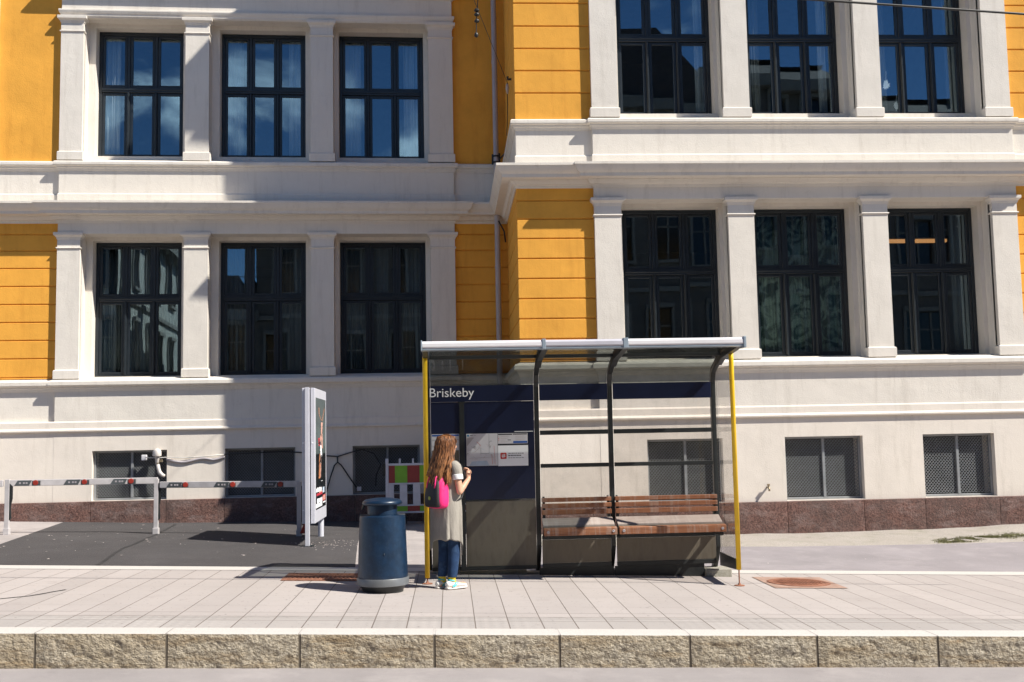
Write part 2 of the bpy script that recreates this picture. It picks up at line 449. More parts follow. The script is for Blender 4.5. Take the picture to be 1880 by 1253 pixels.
W = bpy.data.worlds.new('World'); S.world = W; W.use_nodes = True
nt = W.node_tree; bg = nt.nodes['Background']; bg.inputs['Strength'].default_value = .075
sky = N(nt, 'ShaderNodeTexSky'); sky.sky_type = 'NISHITA'; sky.sun_disc = False
sky.sun_elevation = math.asin(-SUN.z); sky.sun_rotation = atan2(-SUN.x, -SUN.y); sky.air_density = .75; sky.dust_density = 0; sky.ozone_density = 4.5
tc = N(nt, 'ShaderNodeTexCoord'); mp = N(nt, 'ShaderNodeMapping'); mp.inputs['Scale'].default_value = (1, 1, 1.6); mp.inputs['Location'].default_value = (.35, 0, .1)
nt.links.new(tc.outputs['Generated'], mp.inputs['Vector'])
cn = N(nt, 'ShaderNodeTexNoise'); cn.inputs['Scale'].default_value = 6.5; cn.inputs['Detail'].default_value = 9; cn.inputs['Roughness'].default_value = .58; cn.inputs['Distortion'].default_value = .4
nt.links.new(mp.outputs[0], cn.inputs['Vector'])
sp = N(nt, 'ShaderNodeSeparateXYZ'); nt.links.new(tc.outputs['Generated'], sp.inputs[0])
ma = N(nt, 'ShaderNodeMath', operation='MULTIPLY_ADD'); nt.links.new(sp.outputs[0], ma.inputs[0]); ma.inputs[1].default_value = -.06; nt.links.new(cn.outputs['Fac'], ma.inputs[2])
mr = N(nt, 'ShaderNodeMapRange', interpolation_type='SMOOTHSTEP'); mr.inputs['From Min'].default_value = .58; mr.inputs['From Max'].default_value = .80
dt = N(nt, 'ShaderNodeVectorMath', operation='DOT_PRODUCT'); nt.links.new(tc.outputs['Generated'], dt.inputs[0]); dt.inputs[1].default_value = Vector((-.13, -.94, .32)).normalized()
bank = N(nt, 'ShaderNodeMapRange', interpolation_type='SMOOTHSTEP'); bank.inputs['From Min'].default_value = .955; bank.inputs['From Max'].default_value = .995; bank.inputs['To Max'].default_value = .058; nt.links.new(dt.outputs['Value'], bank.inputs['Value'])
ab = N(nt, 'ShaderNodeMath', operation='ADD'); nt.links.new(ma.outputs[0], ab.inputs[0]); nt.links.new(bank.outputs[0], ab.inputs[1])
nt.links.new(ab.outputs[0], mr.inputs['Value'])
hs = N(nt, 'ShaderNodeHueSaturation'); hs.inputs['Saturation'].default_value = 1.12; nt.links.new(sky.outputs[0], hs.inputs['Color'])
mxw = mix(nt, mr.outputs[0], hs.outputs[0], (12.5, 15.5, 17.5, 1))
nt.links.new(mxw, bg.inputs['Color'])

# ------------------------------------------------------------------ ground, road, pavement
def sheet(name, mat, quads, dz, nx=24, ny=10, zf=ground, kind='structure'):
    m = MB()
    for A, B, C, D in quads:
        g = []
        for j in range(ny+1):
            for i in range(nx+1):
                u, v = i/nx, j/ny
                x = (A[0]*(1-u)+B[0]*u)*(1-v)+(D[0]*(1-u)+C[0]*u)*v
                y = (A[1]*(1-u)+B[1]*u)*(1-v)+(D[1]*(1-u)+C[1]*u)*v
                g.append((x, y, zf(x, y)+dz))
        m.add(g, [(j*(nx+1)+i, j*(nx+1)+i+1, (j+1)*(nx+1)+i+1, (j+1)*(nx+1)+i) for j in range(ny) for i in range(nx)])
    o = m.build(name, mat, smooth=True); o['kind'] = kind
    return o
def rect(x0, x1, y0, y1): return ((x0, y0), (x1, y0), (x1, y1), (x0, y1))

m = MB(); m.quad([(-90, -60, 1.4), (90, -60, -3.95), (90, 60, -3.95), (-90, 60, 1.4)]); o = m.build('ground', 'dirt'); o['kind'] = 'structure'
sheet('road', 'road', [rect(-40, 40, -3.9, 9.06)], 0, 40, 10, lambda x, y: roadz(x))
sheet('far_pavement', 'paving', [rect(-40, 40, -9, -3.9)], 0, 40, 4, lambda x, y: roadz(x)+.12)
sheet('pavement', 'paving', [rect(-14, 18, 9.94, 13.26)], 0)
sheet('tactile_paving', 'tactile', [rect(-14, 18, 9.33, 9.945)], 0.0005, 24, 4)
sheet('back_kerb', 'kerbtop', [rect(-14, 18, 13.255, 13.60)], .004, 24, 2)
sheet('forecourt', 'forecourt', [((-14, 13.59), (3, 13.59), (3, 20.6), (-14, 20.6))], 0, 34, 14)
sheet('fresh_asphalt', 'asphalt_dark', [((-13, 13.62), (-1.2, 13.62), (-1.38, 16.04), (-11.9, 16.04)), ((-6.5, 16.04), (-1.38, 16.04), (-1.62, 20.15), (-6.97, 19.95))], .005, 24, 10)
sheet('asphalt_lane', 'asphalt_lane', [((.9, 13.59), (18, 13.59), (18, 16.0), (.9, 16.0))], .004, 30, 10)
gz = lambda x, y: ground(x, y)+.022*min(1, max(0, (y-15.95)/.25))+.03*min(1, max(0, (y-15.95)/.2))*mnoise.noise(Vector((x*1.3, y*2, 0)))
sheet('gravel_strip', 'gravel', [((.9, 15.93), (18, 15.93), (18, 17.5), (.9, 17.5))], .003, 120, 16, gz)

def strip(pts, w, dz):
    m = MB()
    for (a, b), (c, d) in zip(pts[:-1], pts[1:]):
        n = max(2, int(sqrt((c-a)**2+(d-b)**2)/.06)); L = sqrt((c-a)**2+(d-b)**2); nx_, ny_ = -(d-b)/L, (c-a)/L; V = []
        for i in range(n+1):
            x, y = a+(c-a)*i/n, b+(d-b)*i/n; x += .018*mnoise.noise(Vector((x*4, y*4, 1))); ww = w*(.55+.7*abs(mnoise.noise(Vector((x*5, y*5, 7)))))
            for s_ in (-1, 1): X, Y_ = x+nx_*ww*s_, y+ny_*ww*s_; V.append((X, Y_, ground(X, Y_)+dz))
        m.add(V, [(2*i, 2*i+1, 2*i+3, 2*i+2) for i in range(n)])
    return m
m = strip([(-14, 9.943), (18, 9.943)], .007, .0035); o = m.build('paving_joint', 'jointdirt'); o['kind'] = 'structure'
m = strip([(-14, 9.86), (18, 9.86)], .003, .0035); o = m.build('paving_joint', 'jointdirt'); o['kind'] = 'structure'
for yy in (10.55, 11.2, 11.82, 12.5):
    m = strip([(-14, yy), (18, yy+.01)], .0016, .0035); o = m.build('paving_joint', 'jointdirt'); o['kind'] = 'structure'
m = strip([(-4.35, 13.63), (-4.6, 15.4), (-4.72, 17.6), (-4.9, 19.6)], .035, .010); o = m.build('asphalt_seam', 'seam'); o['kind'] = 'structure'
m = strip([(-4.55, 10.75), (-4.2, 11.1), (-4.0, 11.55)], .02, .004); o = m.build('pavement_stain', 'seam'); o['kind'] = 'structure'
# kerb of rough granite blocks, their front faces really uneven
m = MB()
jx = [-9.846+1.075*i+.02*sin(i*2.3) for i in range(22)]
for i in range(len(jx)-1):
    a, b = jx[i]+.011, jx[i+1]-.011
    nx, nz = 90, 22; g = []
    for j in range(nz+1):
        for k in range(nx+1):
            u = k/nx; x = a+(b-a)*u
            zt = SL*x+.002; zb = roadz(x)-.03; v = j/nz; z = zb+(zt-zb)*v
            d = mnoise.fractal(Vector((x*9, z*14, i*3.1)), 1.0, 2.0, 5)*.012+mnoise.fractal(Vector((x*30, z*38, i*3.1)), .8, 2.0, 3)*.006
            e = min(1, min(u, 1-u)*14)*min(1, (1-v)*5+.15)
            g.append((x, 9.05-(.004+d*.9)*e+(1-e)*.006, z))
    m.add(g, [(j*(nx+1)+k, j*(nx+1)+k+1, (j+1)*(nx+1)+k+1, (j+1)*(nx+1)+k) for j in range(nz) for k in range(nx)], 0)
    n = len(g)
    za, zb2 = SL*a, SL*b
    tp = []
    for v in (0, .06, .5, 1):
        for k in range(nx+1):
            x = a+(b-a)*k/nx; y0 = g[nz*(nx+1)+k][1]
            tp.append((x, y0+(9.335-y0)*v, SL*x+.002+(0 if v == 0 else .003)))
    m.add(tp, [(j*(nx+1)+k, j*(nx+1)+k+1, (j+1)*(nx+1)+k+1, (j+1)*(nx+1)+k) for j in range(3) for k in range(nx)], 1)
    for x in (a, b):
        m.quad([(x, 9.056, roadz(x)-.05), (x, 9.335, roadz(x)-.05), (x, 9.335, SL*x), (x, 9.056, SL*x)], 0)
o = m.build('kerb', ['kerbface', 'kerbtop'], smooth=True, auto=50); o['kind'] = 'structure'
m = MB()
for i in range(1, len(jx)):
    x = jx[i]; m.box((x-.0105, 9.062, roadz(x)-.05), (x+.0105, 9.075, SL*x-.002), k=0); m.box((x-.0105, 9.0755, SL*x-.1), (x+.0105, 9.332, SL*x+.003), k=1)
o = m.build('kerb_joints', ['mortar', 'kerbtop']); o['kind'] = 'structure'

# ------------------------------------------------------------------ the school building
YL = .04074
LD = Vector((cos(YL), sin(YL), 0)); LN = Vector((-sin(YL), cos(YL), 0))
def FR(t, o, z): return (t, 17.5-o, z)
def FL(t, o, z):
    p = LN*(20.4-o)+LD*t; return (p.x, p.y, z)
school = thing('school_building', (1.165, 17.5, 0), 'yellow school building with cream window bays, cornices and red granite base behind the shelter', 'building')

def rustic(z0, z1, gs, depth=.024, gw=.014):
    p = [(-.25, z0), (0, z0)]
    for g in sorted(gs):
        if z0+.03 < g < z1-.03: p += [(0, g-gw), (-depth, g-gw*.35), (-depth, g+gw*.35), (0, g+gw)]
    return p+[(0, z1), (-.25, z1)]
GLOW = [2.87, 3.215, 3.552, 3.886, 4.22, 4.555, 4.89, 5.22, 5.53]
GUP = [7.37, 7.755, 8.14, 8.53, 8.93, 9.32, 9.71, 10.1]

def cornice(p0, z, h, out):
    return [(-.2, z), (.02, z), (.03, z+.11*h), (.075, z+.15*h), (.10, z+.27*h), (.115, z+.29*h), (.115, z+.335*h), (out*.72, z+.36*h), (out*.74, z+.50*h),
            (out*.80, z+.54*h), (out*.90, z+.66*h), (out*.97, z+.82*h), (out, z+.84*h), (out, z+.945*h), (out*.9, z+.965*h), (.0, z+h), (-.2, z+h)]

def facade(fr, path, course, left, right, bay, pils, wins, base, basez, plug, up_rustic, side):
    """path: plan line of the whole front; left/right: plain yellow stretches; bay: (t0, t1) of the projecting window bay"""
    B0, B1 = bay; D = .07
    bp = [(B0, -.05), (B0, D), (B1, D), (B1, -.05)]
    # walls of the bay
    m = MB()
    A1 = [(pils[i][1], pils[i+1][0], 2.84, 5.53) for i in range(3)]
    A2 = [(pils[i][1], pils[i+1][0], 6.93, 9.70) for i in range(3)]
    m.holes(B0+.004, B1-.004, 2.62, 10.9, 0, -.28, A1+A2, fr)
    Bh = [(w[0], w[1], 2.885, 5.465) for w in wins]+[(w[0], w[1], 7.10, 9.625) for w in wins]
    m.holes(B0+.01, B1-.01, 2.4, 10.88, -.282, -.64, Bh, fr)
    for z0, z1 in ((5.53, 5.80), (9.68, 10.9)):
        m.sweep([(-.08, z0), (0, z0), (0, z1), (-.08, z1)], bp, fr)
    m.sweep([(-.06, 9.70), (.015, 9.70), (.02, 9.74), (.035, 9.76), (.05, 9.80), (.05, 9.83), (0, 9.85), (-.06, 9.85)], bp, fr)
    m.sweep(cornice(0, 10.16, .32, .23), bp, fr)
    m.build('bay_wall', 'cream', school, bevel=.006)
    # apron, bands
    m = MB(); m.sweep([(-.3, 2.045), (0, 2.045), (0, 2.63), (-.3, 2.63)], path, fr)
    m.sweep([(-.3, 6.08), (.018, 6.08), (.018, 6.28), (0, 6.30), (0, 6.76), (-.3, 6.76)], path, fr)
    m.build('wall_band', 'cream', school, bevel=.005)
    m = MB(); m.sweep([(-.2, 1.86), (.022, 1.86), (.045, 1.868), (.048, 1.89), (.018, 1.925), (.018, 2.03), (.004, 2.055), (-.2, 2.055)], course, fr); m.build('string_course', 'cream_base', school)
    m = MB(); m.sweep([(-.62, 2.60), (.012, 2.60), (.03, 2.645), (.045, 2.66), (.05, 2.69), (.088, 2.70), (.098, 2.715), (.098, 2.775), (.08, 2.80), (-.05, 2.842), (-.62, 2.89)], path, fr); m.build('window_sill', 'cream', school)
    m = MB(); m.sweep([(-.62, 6.73), (.01, 6.73), (.022, 6.765), (.04, 6.78), (.045, 6.81), (.075, 6.82), (.082, 6.835), (.082, 6.88), (.065, 6.90), (-.05, 6.935), (-.62, 7.105)], path, fr); m.build('window_sill', 'cream', school)
    m = MB(); m.sweep(cornice(0, 5.735, .375, .35), path, fr); m.build('cornice', 'cream', school, smooth=True, auto=28)
    # base wall with basement openings, plinth blocks
    m = MB(); m.holes(B0, B1, -.3, 1.875, D, -.35, [(b[0], b[1], basez[0], basez[1]) for b in base], fr)
    for a, b in plug: m.box((a, -.4, -.3), (b, .067, 1.874), fr)
    m.build('base_wall', 'cream_base', school, bevel=.006)
    for (a, b) in left+right:
        m = MB(); pl = side if side and (a, b) == left[0] else [(a, 0), (b, 0)]
        m.sweep(rustic(2.84, 5.80, GLOW), pl, fr)
        m.sweep(rustic(6.90, 11.0, GUP if up_rustic else []), pl, fr)
        m.build('yellow_wall', 'yellow', school, bevel=.004, seg=1)
    # pilasters
    for (a, b) in pils:
        o_ = None
        for (zb, zs, zc) in ((2.835, 5.43, 5.553), (6.93, 9.575, 9.70)):
            hb = .165
            m = MB(); m.holes(a, b, zb, zs, .085, -.05, [], fr)
            nk = zs-.165
            o_ = m.build('pilaster', 'cream', school, bevel=.005)
            c = MB(); pp = [(a, -.05), (a, .085), (b, .085), (b, -.05)]
            c.sweep([(-.03, zs-.005), (.006, zs-.005), (.014, zs+.01), (.016, zs+.03), (.045, zs+.06), (.058, zs+.07), (.06, zc-.008), (.05, zc), (-.03, zc)], pp, fr)
            c.sweep([(-.02, nk-.022), (.012, nk-.02), (.022, nk-.004), (.018, nk+.008), (0, nk+.016), (-.02, nk+.016)], pp, fr)
            c.build('capital', 'cream', o_, smooth=True, auto=30)
            c = MB(); c.sweep([(-.02, zb-.004), (.03, zb-.004), (.03, zb+hb-.02), (.02, zb+hb-.006), (0, zb+hb), (-.02, zb+hb)], pp, fr)
            c.build('pilaster_base', 'cream', o_, bevel=.004)
    return

def window(fr, t0, t1, z0, z1, tz, curtains, deco=None):
    """three-light casement window set deep in its opening"""
    m = MB(); of = -.50
    g = .012
    a, b, c, d = t0+.002, t1-.002, z0-.004, z1-.002
    F = .062
    m.box((a, of-.09, c), (a+F, of, d), fr); m.box((b-F, of-.09, c), (b, of, d), fr)
    m.box((a+F, of-.09, d-F), (b-F, of, d), fr); m.box((a+F, of-.09, c), (b-F, of+.012, c+F*.8), fr)
    w = (b-a-2*F); mw_ = .054; cell = (w-2*mw_)/3
    xs = [a+F+i*(cell+mw_) for i in range(3)]
    for i in (0, 1):
        x = xs[i]+cell
        m.box((x, of-.09, c+F*.8), (x+mw_, of+.006, tz-.05), fr); m.box((x, of-.09, tz+.05), (x+mw_, of-.004, d-F), fr)
        m.box((x+.012, of+.006, c+F*.8+.002), (x+mw_-.012, of+.026, tz-.052), fr)
    m.box((a+F, of-.09, tz-.05), (b-F, of+.018, tz+.05), fr)
    m.box((a+F, of+.018, tz-.012), (b-F, of+.034, tz+.02), fr)
    sw = .052; so_ = of-.016
    panes = MB()
    for i in range(3):
        for (p, q) in ((c+F*.8, tz-.05), (tz+.05, d-F)):
            x0, x1 = xs[i], xs[i]+cell
            m.box((x0+.002, so_-.05, p+.002), (x0+sw, so_, q-.002), fr); m.box((x1-sw, so_-.05, p+.002), (x1-.002, so_, q-.002), fr)
            m.box((x0+sw, so_-.05, p+.002), (x1-sw, so_, p+sw), fr); m.box((x0+sw, so_-.05, q-sw), (x1-sw, so_, q-.002), fr)
            # panes lean by a hair, as old glazing does
            e = [random.uniform(-.0022, .0022) for _ in range(2)]
            P = [(x0+sw-.006, p+sw-.006), (x1-sw+.006, p+sw-.006), (x1-sw+.006, q-sw+.006), (x0+sw-.006, q-sw+.006)]
            V = []
            for oo in (so_-.022, so_-.028):
                for (x, z) in P: V.append(fr(x, oo+e[0]*((x-x0)/cell-.5)*2+e[1]*((z-p)/(q-p)-.5)*2, z))
            panes.add(V, [(0, 1, 2, 3), (7, 6, 5, 4), (0, 4, 5, 1), (1, 5, 6, 2), (2, 6, 7, 3), (3, 7, 4, 0)])
    o = m.build('window', 'frame', school, bevel=.005, seg=1)
    panes.build('pane', 'pane', o)
    for (ca, cb, mt, amp, zlo) in curtains:
        u0, u1 = t0+(t1-t0)*ca, t0+(t1-t0)*cb
        n = max(12, int((u1-u0)*90)); V = []
        for j in range(2):
            for i in range(n+1):
                x = u0+(u1-u0)*i/n; V.append(fr(x, of-.20+amp*sin(i*1.05+sin(i*.37)*1.4)+amp*.6*sin(i*.43), (z1+.05 if j else z0+zlo)))
        k = MB(); k.add(V, [(i, i+1, n+2+i, n+1+i) for i in range(n)])
        q = k.build('curtain', mt, o, smooth=True)
        sd = q.modifiers.new('Solidify', 'SOLIDIFY'); sd.thickness = .003
    return o

def basement_window(fr, a, b, z0, z1):
    m = MB(); of = -.045; w = .04
    m.box((a+.002, of-.05, z0+.002), (a+w, of, z1-.002), fr); m.box((b-w, of-.05, z0+.002), (b-.002, of, z1-.002), fr)
    m.box((a+w, of-.05, z1-w), (b-w, of, z1-.002), fr); m.box((a+w, of-.05, z0+.002), (b-w, of, z0+w), fr)
    mid = (a+b)/2+.02; m.box((mid-.022, of-.05, z0+w), (mid+.022, of+.006, z1-w), fr)
    o = m.build('basement_window', 'grille', school, bevel=.003, seg=1)
    g = MB(); cw, ch = .050, .029; th = .0052; og = of-.022
    for (x0, x1) in ((a+w, mid-.022), (mid+.022, b-w)):
        nr = int((z1-z0-2*w)/ch); nc = int((x1-x0)/(cw/2)); cwx = (x1-x0)/nc
        for r in range(nr+1):
            zc = z0+w+r*ch
            for c in range(nc):
                s0 = (1 if (c+r) % 2 else -1)*ch*.44
                za, zb = zc+s0, zc-s0
                if min(za, zb) < z0+w-.004 or max(za, zb) > z1-w+.004: continue
                xa, xb = x0+c*cwx, x0+(c+1)*cwx
                g.quad([fr(xa, og, za-th), fr(xb, og, zb-th), fr(xb, og, zb+th), fr(xa, og, za+th)])
                g.quad([fr(xa, og, za+th), fr(xb, og, zb+th), fr(xb, og-.009, zb+th), fr(xa, og-.009, za+th)])
    g.build('grille', 'grille', o, normals=False)
    return o

RP = [(2.45, 2.895), (4.70, 5.14), (7.00, 7.43), (9.25, 9.685)]
RW = [(2.965, 4.64), (5.235, 6.91), (7.50, 9.18)]
RB = [(3.22, 4.47), (5.51, 6.82), (7.84, 9.06)]
Rpath = [(1.165, -3.3), (1.165, 0), (2.45, 0), (2.45, .07), (9.70, .07), (9.70, 0), (16, 0)]
facade(FR, Rpath, [(1.10, -3.3), (1.10, .07), (16, .07)], [(1.165, 2.60)], [(9.6, 16)], (2.45, 9.70), RP, RW, RB, (.495, 1.532), [(1.10, 2.455), (9.695, 16)], True, [(1.165, -3.3), (1.165, 0), (2.60, 0)])
LP = [(-6.39, -5.98), (-4.10, -3.66), (-1.755, -1.325), (.51, .975)]
LW = [(-5.85, -4.21), (-3.52, -1.88), (-1.24, .42)]
LB = [(-5.71, -4.375), (-3.335, -2.05), (-.995, .26)]
Lpath = [(-15, 0), (-6.39, 0), (-6.39, .07), (.975, .07), (.975, 0), (2.02, 0)]
facade(FL, Lpath, [(-15, .07), (2.02, .07)], [(-15, -6.3)], [(.9, 2.02)], (-6.39, .975), LP, LW, LB, (.60, 1.505), [(-15, -6.385), (.97, 2.02)], False, None)
# neighbouring bay's corner pilaster at the far left of the upper storey
m = MB(); m.box((-8.1, -.05, 6.93), (-7.535, .085, 10.9), FL); m.build('pilaster', 'cream', school, bevel=.005)

# plinth of granite blocks
def plinth(fr, js, top, out):
    m = MB()
    for i in range(len(js)-1):
        a, b = js[i]+.004, js[i+1]-.004; n = max(6, int((b-a)*22)); nz = 9; g = []
        for j in range(nz+1):
            for k in range(n+1):
                u = k/n; v = j/nz; t = a+(b-a)*u; z = -.35+(top+.35)*v
                e = min(1, min(u, 1-u)*10)*min(1, (1-v)*6)
                d = mnoise.fractal(Vector((t*7, z*8, out*9)), 1., 2., 4)*.013
                g.append(fr(t, out+d*e-.012*(1-e), z))
        m.add(g, [(j*(n+1)+k, j*(n+1)+k+1, (j+1)*(n+1)+k+1, (j+1)*(n+1)+k) for j in range(nz) for k in range(n)])
        tz = [fr(a+(b-a)*k/n, out-.012, top) for k in range(n+1)]+[fr(a+(b-a)*k/n, 0, top+.012) for k in range(n+1)]
        m.add(tz, [(k, k+1, n+2+k, n+1+k) for k in range(n)])
        for t in (a, b): m.quad([fr(t, out-.012, -.35), fr(t, 0, -.35), fr(t, 0, top+.012), fr(t, out-.012, top)])
    m.build('plinth', 'granite', school, smooth=True, auto=60)
plinth(FR, [1.02, 2.3, 3.2, 4.44, 5.49, 6.77, 7.80, 9.06, 10.3, 11.6, 13, 14.4, 16], .478, .15)
plinth(FL, [-15, -13.2, -11.5, -9.9, -8.5, -7.1, -5.70, -4.37, -3.33, -2.0, -.95, .3, 1.9], .588, .15)
def FS(t, o, z): return (1.165-o, 17.5+t, z)     # the return wall between the two fronts
m = MB(); m.box((-.148, .002, -.3), (3.0, .15, .476), FS); m.build('plinth', 'granite', school, bevel=.01)
m = MB(); m.box((0.002, -.3, -.3), (3.2, -.01, 1.87), FS); m.build('base_wall', 'cream_base', school)

# window glass and what stands behind it
def both(ca, cb): return ca, cb
PALE, GREY, LACE = 'curtain', 'greycurtain', 'lace'
for i, (a, b) in enumerate(LW):
    up = [[(.03, .22, PALE, .022, 0)], [(.03, .24, PALE, .022, 0), (.78, .97, PALE, .022, 0)], [(.03, .25, PALE, .022, 0), (.76, .97, PALE, .022, 0)]][i]
    lo = [[(.03, .97, GREY, .018, 0)], [(.05, .30, GREY, .02, 0), (.70, .97, GREY, .02, 0)], [(.03, .30, GREY, .02, 0), (.42, .56, GREY, .02, 0), (.72, .97, GREY, .02, 0)]][i]
    window(FL, a, b, 7.10, 9.625, 8.47, up); window(FL, a, b, 2.885, 5.465, 4.375, lo)
for i, (a, b) in enumerate(RW):
    up = [[(.86, .95, PALE, .012, 0)], [(.83, .92, PALE, .012, 0), (.02, .2, GREY, .018, 0)], [(.03, .22, GREY, .02, 0), (.86, .95, GREY, .012, 0)]][i]
    lo = [[], [(.02, .98, LACE, .014, 0)], [(.80, .93, GREY, .02, 0)]][i]
    window(FR, a, b, 7.10, 9.625, 8.50, up); window(FR, a, b, 2.885, 5.465, 4.385, lo)
for a, b in RB: basement_window(FR, a, b, .495, 1.532)
for a, b in LB: basement_window(FL, a, b, .60, 1.505)

# dark rooms
def room(fr, t0, t1, o0, o1, z0, z1):
    m = MB()
    m.quad([fr(t0, o1, z0), fr(t1, o1, z0), fr(t1, o1, z1), fr(t0, o1, z1)])
    m.quad([fr(t0, o0, z0), fr(t1, o0, z0), fr(t1, o1, z0), fr(t0, o1, z0)]); m.quad([fr(t0, o0, z1), fr(t1, o0, z1), fr(t1, o1, z1), fr(t0, o1, z1)])
    for t in (t0, t1): m.quad([fr(t, o0, z0), fr(t, o1, z0), fr(t, o1, z1), fr(t, o0, z1)])
    m.build('room', 'room', school, normals=False)
for z0, z1, oo in ((2.45, 5.75, -.6), (6.78, 10.2, -.6), (-.25, 2.2, -.3)):
    room(FR, 2.5, 9.65, oo, -6.5, z0, z1); room(FL, -6.3, .92, oo, -5.5, z0, z1)
# top storey and roof, above the frame: they cast the shade on the set-back front
m = MB(); m.sweep([(-.3, 10.9), (0, 10.9), (0, 14.6), (-.3, 14.6)], Rpath, FR); m.sweep([(-.3, 10.9), (0, 10.9), (0, 14.6), (-.3, 14.6)], Lpath, FL); m.build('upper_storey', 'yellow', school)
m = MB(); m.sweep(cornice(0, 14.6, .7, .62), Rpath, FR); m.sweep(cornice(0, 14.6, .7, .62), Lpath, FL)
m.sweep(cornice(0, 10.86, .3, .22), Rpath, FR); m.sweep(cornice(0, 10.86, .3, .22), Lpath, FL)
m.build('cornice', 'cream', school)
m = MB(); m.prism([(16, 17.4), (1.1, 17.4), (1.1, 20.5), (-15, 19.8), (-15, 32), (16, 32)], 2, 15.28, 15.36); m.build('roof', 'roof', school)
m = MB(); m.box((15.7, 17.8, -.5), (16, 32, 15.2)); m.box((-15, 20.1, -.5), (-14.7, 32, 15.2)); m.box((-15, 31.7, -.5), (16, 32, 15.2)); m.build('wall', 'yellow', school)

# rain pipe in the corner, with a bend under the cornice
m = MB(); q = lambda t, o, z: FL(t, o, z)
PT = 1.80
m.tube([q(PT-.01, .19, 15), q(PT-.01, .19, 6.2), q(PT-.012, .19, 5.2), q(PT-.012, .19, .2)], .052, 16)
dp = m.build('drainpipe', 'pipe', school, smooth=True)
for z in (4.86, 2.9, 8.9): m = MB(); m.tube([q(PT-.012, .19, z-.03), q(PT-.012, .19, z+.03)], .058, 16); m.build('pipe_collar', 'pipe', dp, smooth=True, auto=40)
for z in (7.02, 6.90):
    m = MB(); m.tube([q(PT-.012, .19, z-.016), q(PT-.012, .19, z+.016)], .066, 14)
    if z > 7: m.tube([q(PT-.08, .19, 6.86), q(PT-.078, .19, 7.06)], .018, 8); m.tube([q(PT+.05, .2, 6.80), q(PT+.05, .2, 7.08)], .022, 8); m.tube([q(PT+.05, .2, 6.96), (1.17, 19.6, 6.98)], .014, 8)
    m.build('pipe_clamp', 'darkmetal', dp, smooth=True, auto=40)
m = MB(); m.tube([q(PT+.01, .24, 5.75), q(PT+.12, .2, 5.55), q(PT+.15, .14, 5.35)], .015, 8); m.build('pipe_stub', 'darkmetal', dp, smooth=True)
m = MB(); m.tube([(1.165, 18.3, 7.88), (1.10, 18.3, 7.88), (1.10, 18.3, 7.93)], .022, 8); m.build('wall_hook', 'darkmetal', school)
# ------------------------------------------------------------------ bus shelter
sh = thing('bus_shelter', (1.5, 12.6, SL*1.5), 'glass bus shelter with yellow front posts, navy sign panel and wooden bench on the pavement', 'bus shelter')
PX = [-.262, 1.055, 1.955, 3.232]          # steel ribs
RIB = [(13.0, .10), (13.0, 2.22), (12.985, 2.30), (12.93, 2.39), (12.62, 2.515), (12.45, 2.56), (12.30, 2.585), (11.62, 2.60)]
def ribbon(m, x, w, pts, d0, d1):
    # flat bar swept in the YZ plane, w wide in X; thickness runs from d0 to d1 along the normal
    V = []
    for i, (y, z) in enumerate(pts):
        a = pts[max(i-1, 0)]; b = pts[min(i+1, len(pts)-1)]
        dy, dz = b[0]-a[0], b[1]-a[1]; L = sqrt(dy*dy+dz*dz); ny, nz = -dz/L, dy/L
        k = 1 if i < len(pts)-1 else .55
        for xx, d in ((x-w, d0), (x+w, d0), (x+w, d1), (x-w, d1)): V.append((xx, y+ny*d*k, z+nz*d*k))
    n = len(pts)
    F = [(i*4+j, i*4+(j+1) % 4, i*4+4+(j+1) % 4, i*4+4+j) for i in range(n-1) for j in range(4)]+[(3, 2, 1, 0), (n*4-4, n*4-3, n*4-2, n*4-1)]
    m.add(V, F)
for x in PX:
    m = MB(); g = ground(x, 13.2)
    ribbon(m, x, .027, [(13.31, g-.02), (13.10, g+.22), (13.01, g+.36)]+RIB[1:], -.045, .035)
    r = m.build('rib', 'darkmetal', sh, bevel=.006, smooth=False)
# gutter beam in three lengths with joint sleeves
def gutter(x0, x1, mat):
    m = MB(); m.prism([(11.49, 2.585), (11.475, 2.60), (11.475, 2.64), (11.50, 2.662), (11.62, 2.668), (11.64, 2.655), (11.64, 2.585)], 0, x0, x1)
    o = m.build('gutter', mat, sh, bevel=.004)
    m = MB(); m.box((x0+.002, 11.485, 2.566), (x1-.002, 11.635, 2.586)); m.build('gutter_lip', 'blue_alu', o, bevel=.003)
gutter(-.285, 1.010, 'white_alu'); gutter(1.045, 1.895, 'dimmed_alu'); gutter(1.945, 3.215, 'white_alu')  # middle length: its weaker light is put into the greyer colour
for a, b in ((1.008, 1.047), (1.893, 1.947)): m = MB(); m.box((a, 11.47, 2.562), (b, 11.645, 2.672)); m.build('joint_sleeve', 'blue_alu', sh, bevel=.004)
m = MB(); m.box((-.30, 11.468, 2.56), (-.284, 11.65, 2.672)); m.build('end_cap', 'blue_alu', sh, bevel=.006)
m = MB(); m.box((3.214, 11.468, 2.548), (3.245, 11.65, 2.672)); m.build('end_cap', 'blue_alu', sh, bevel=.006)
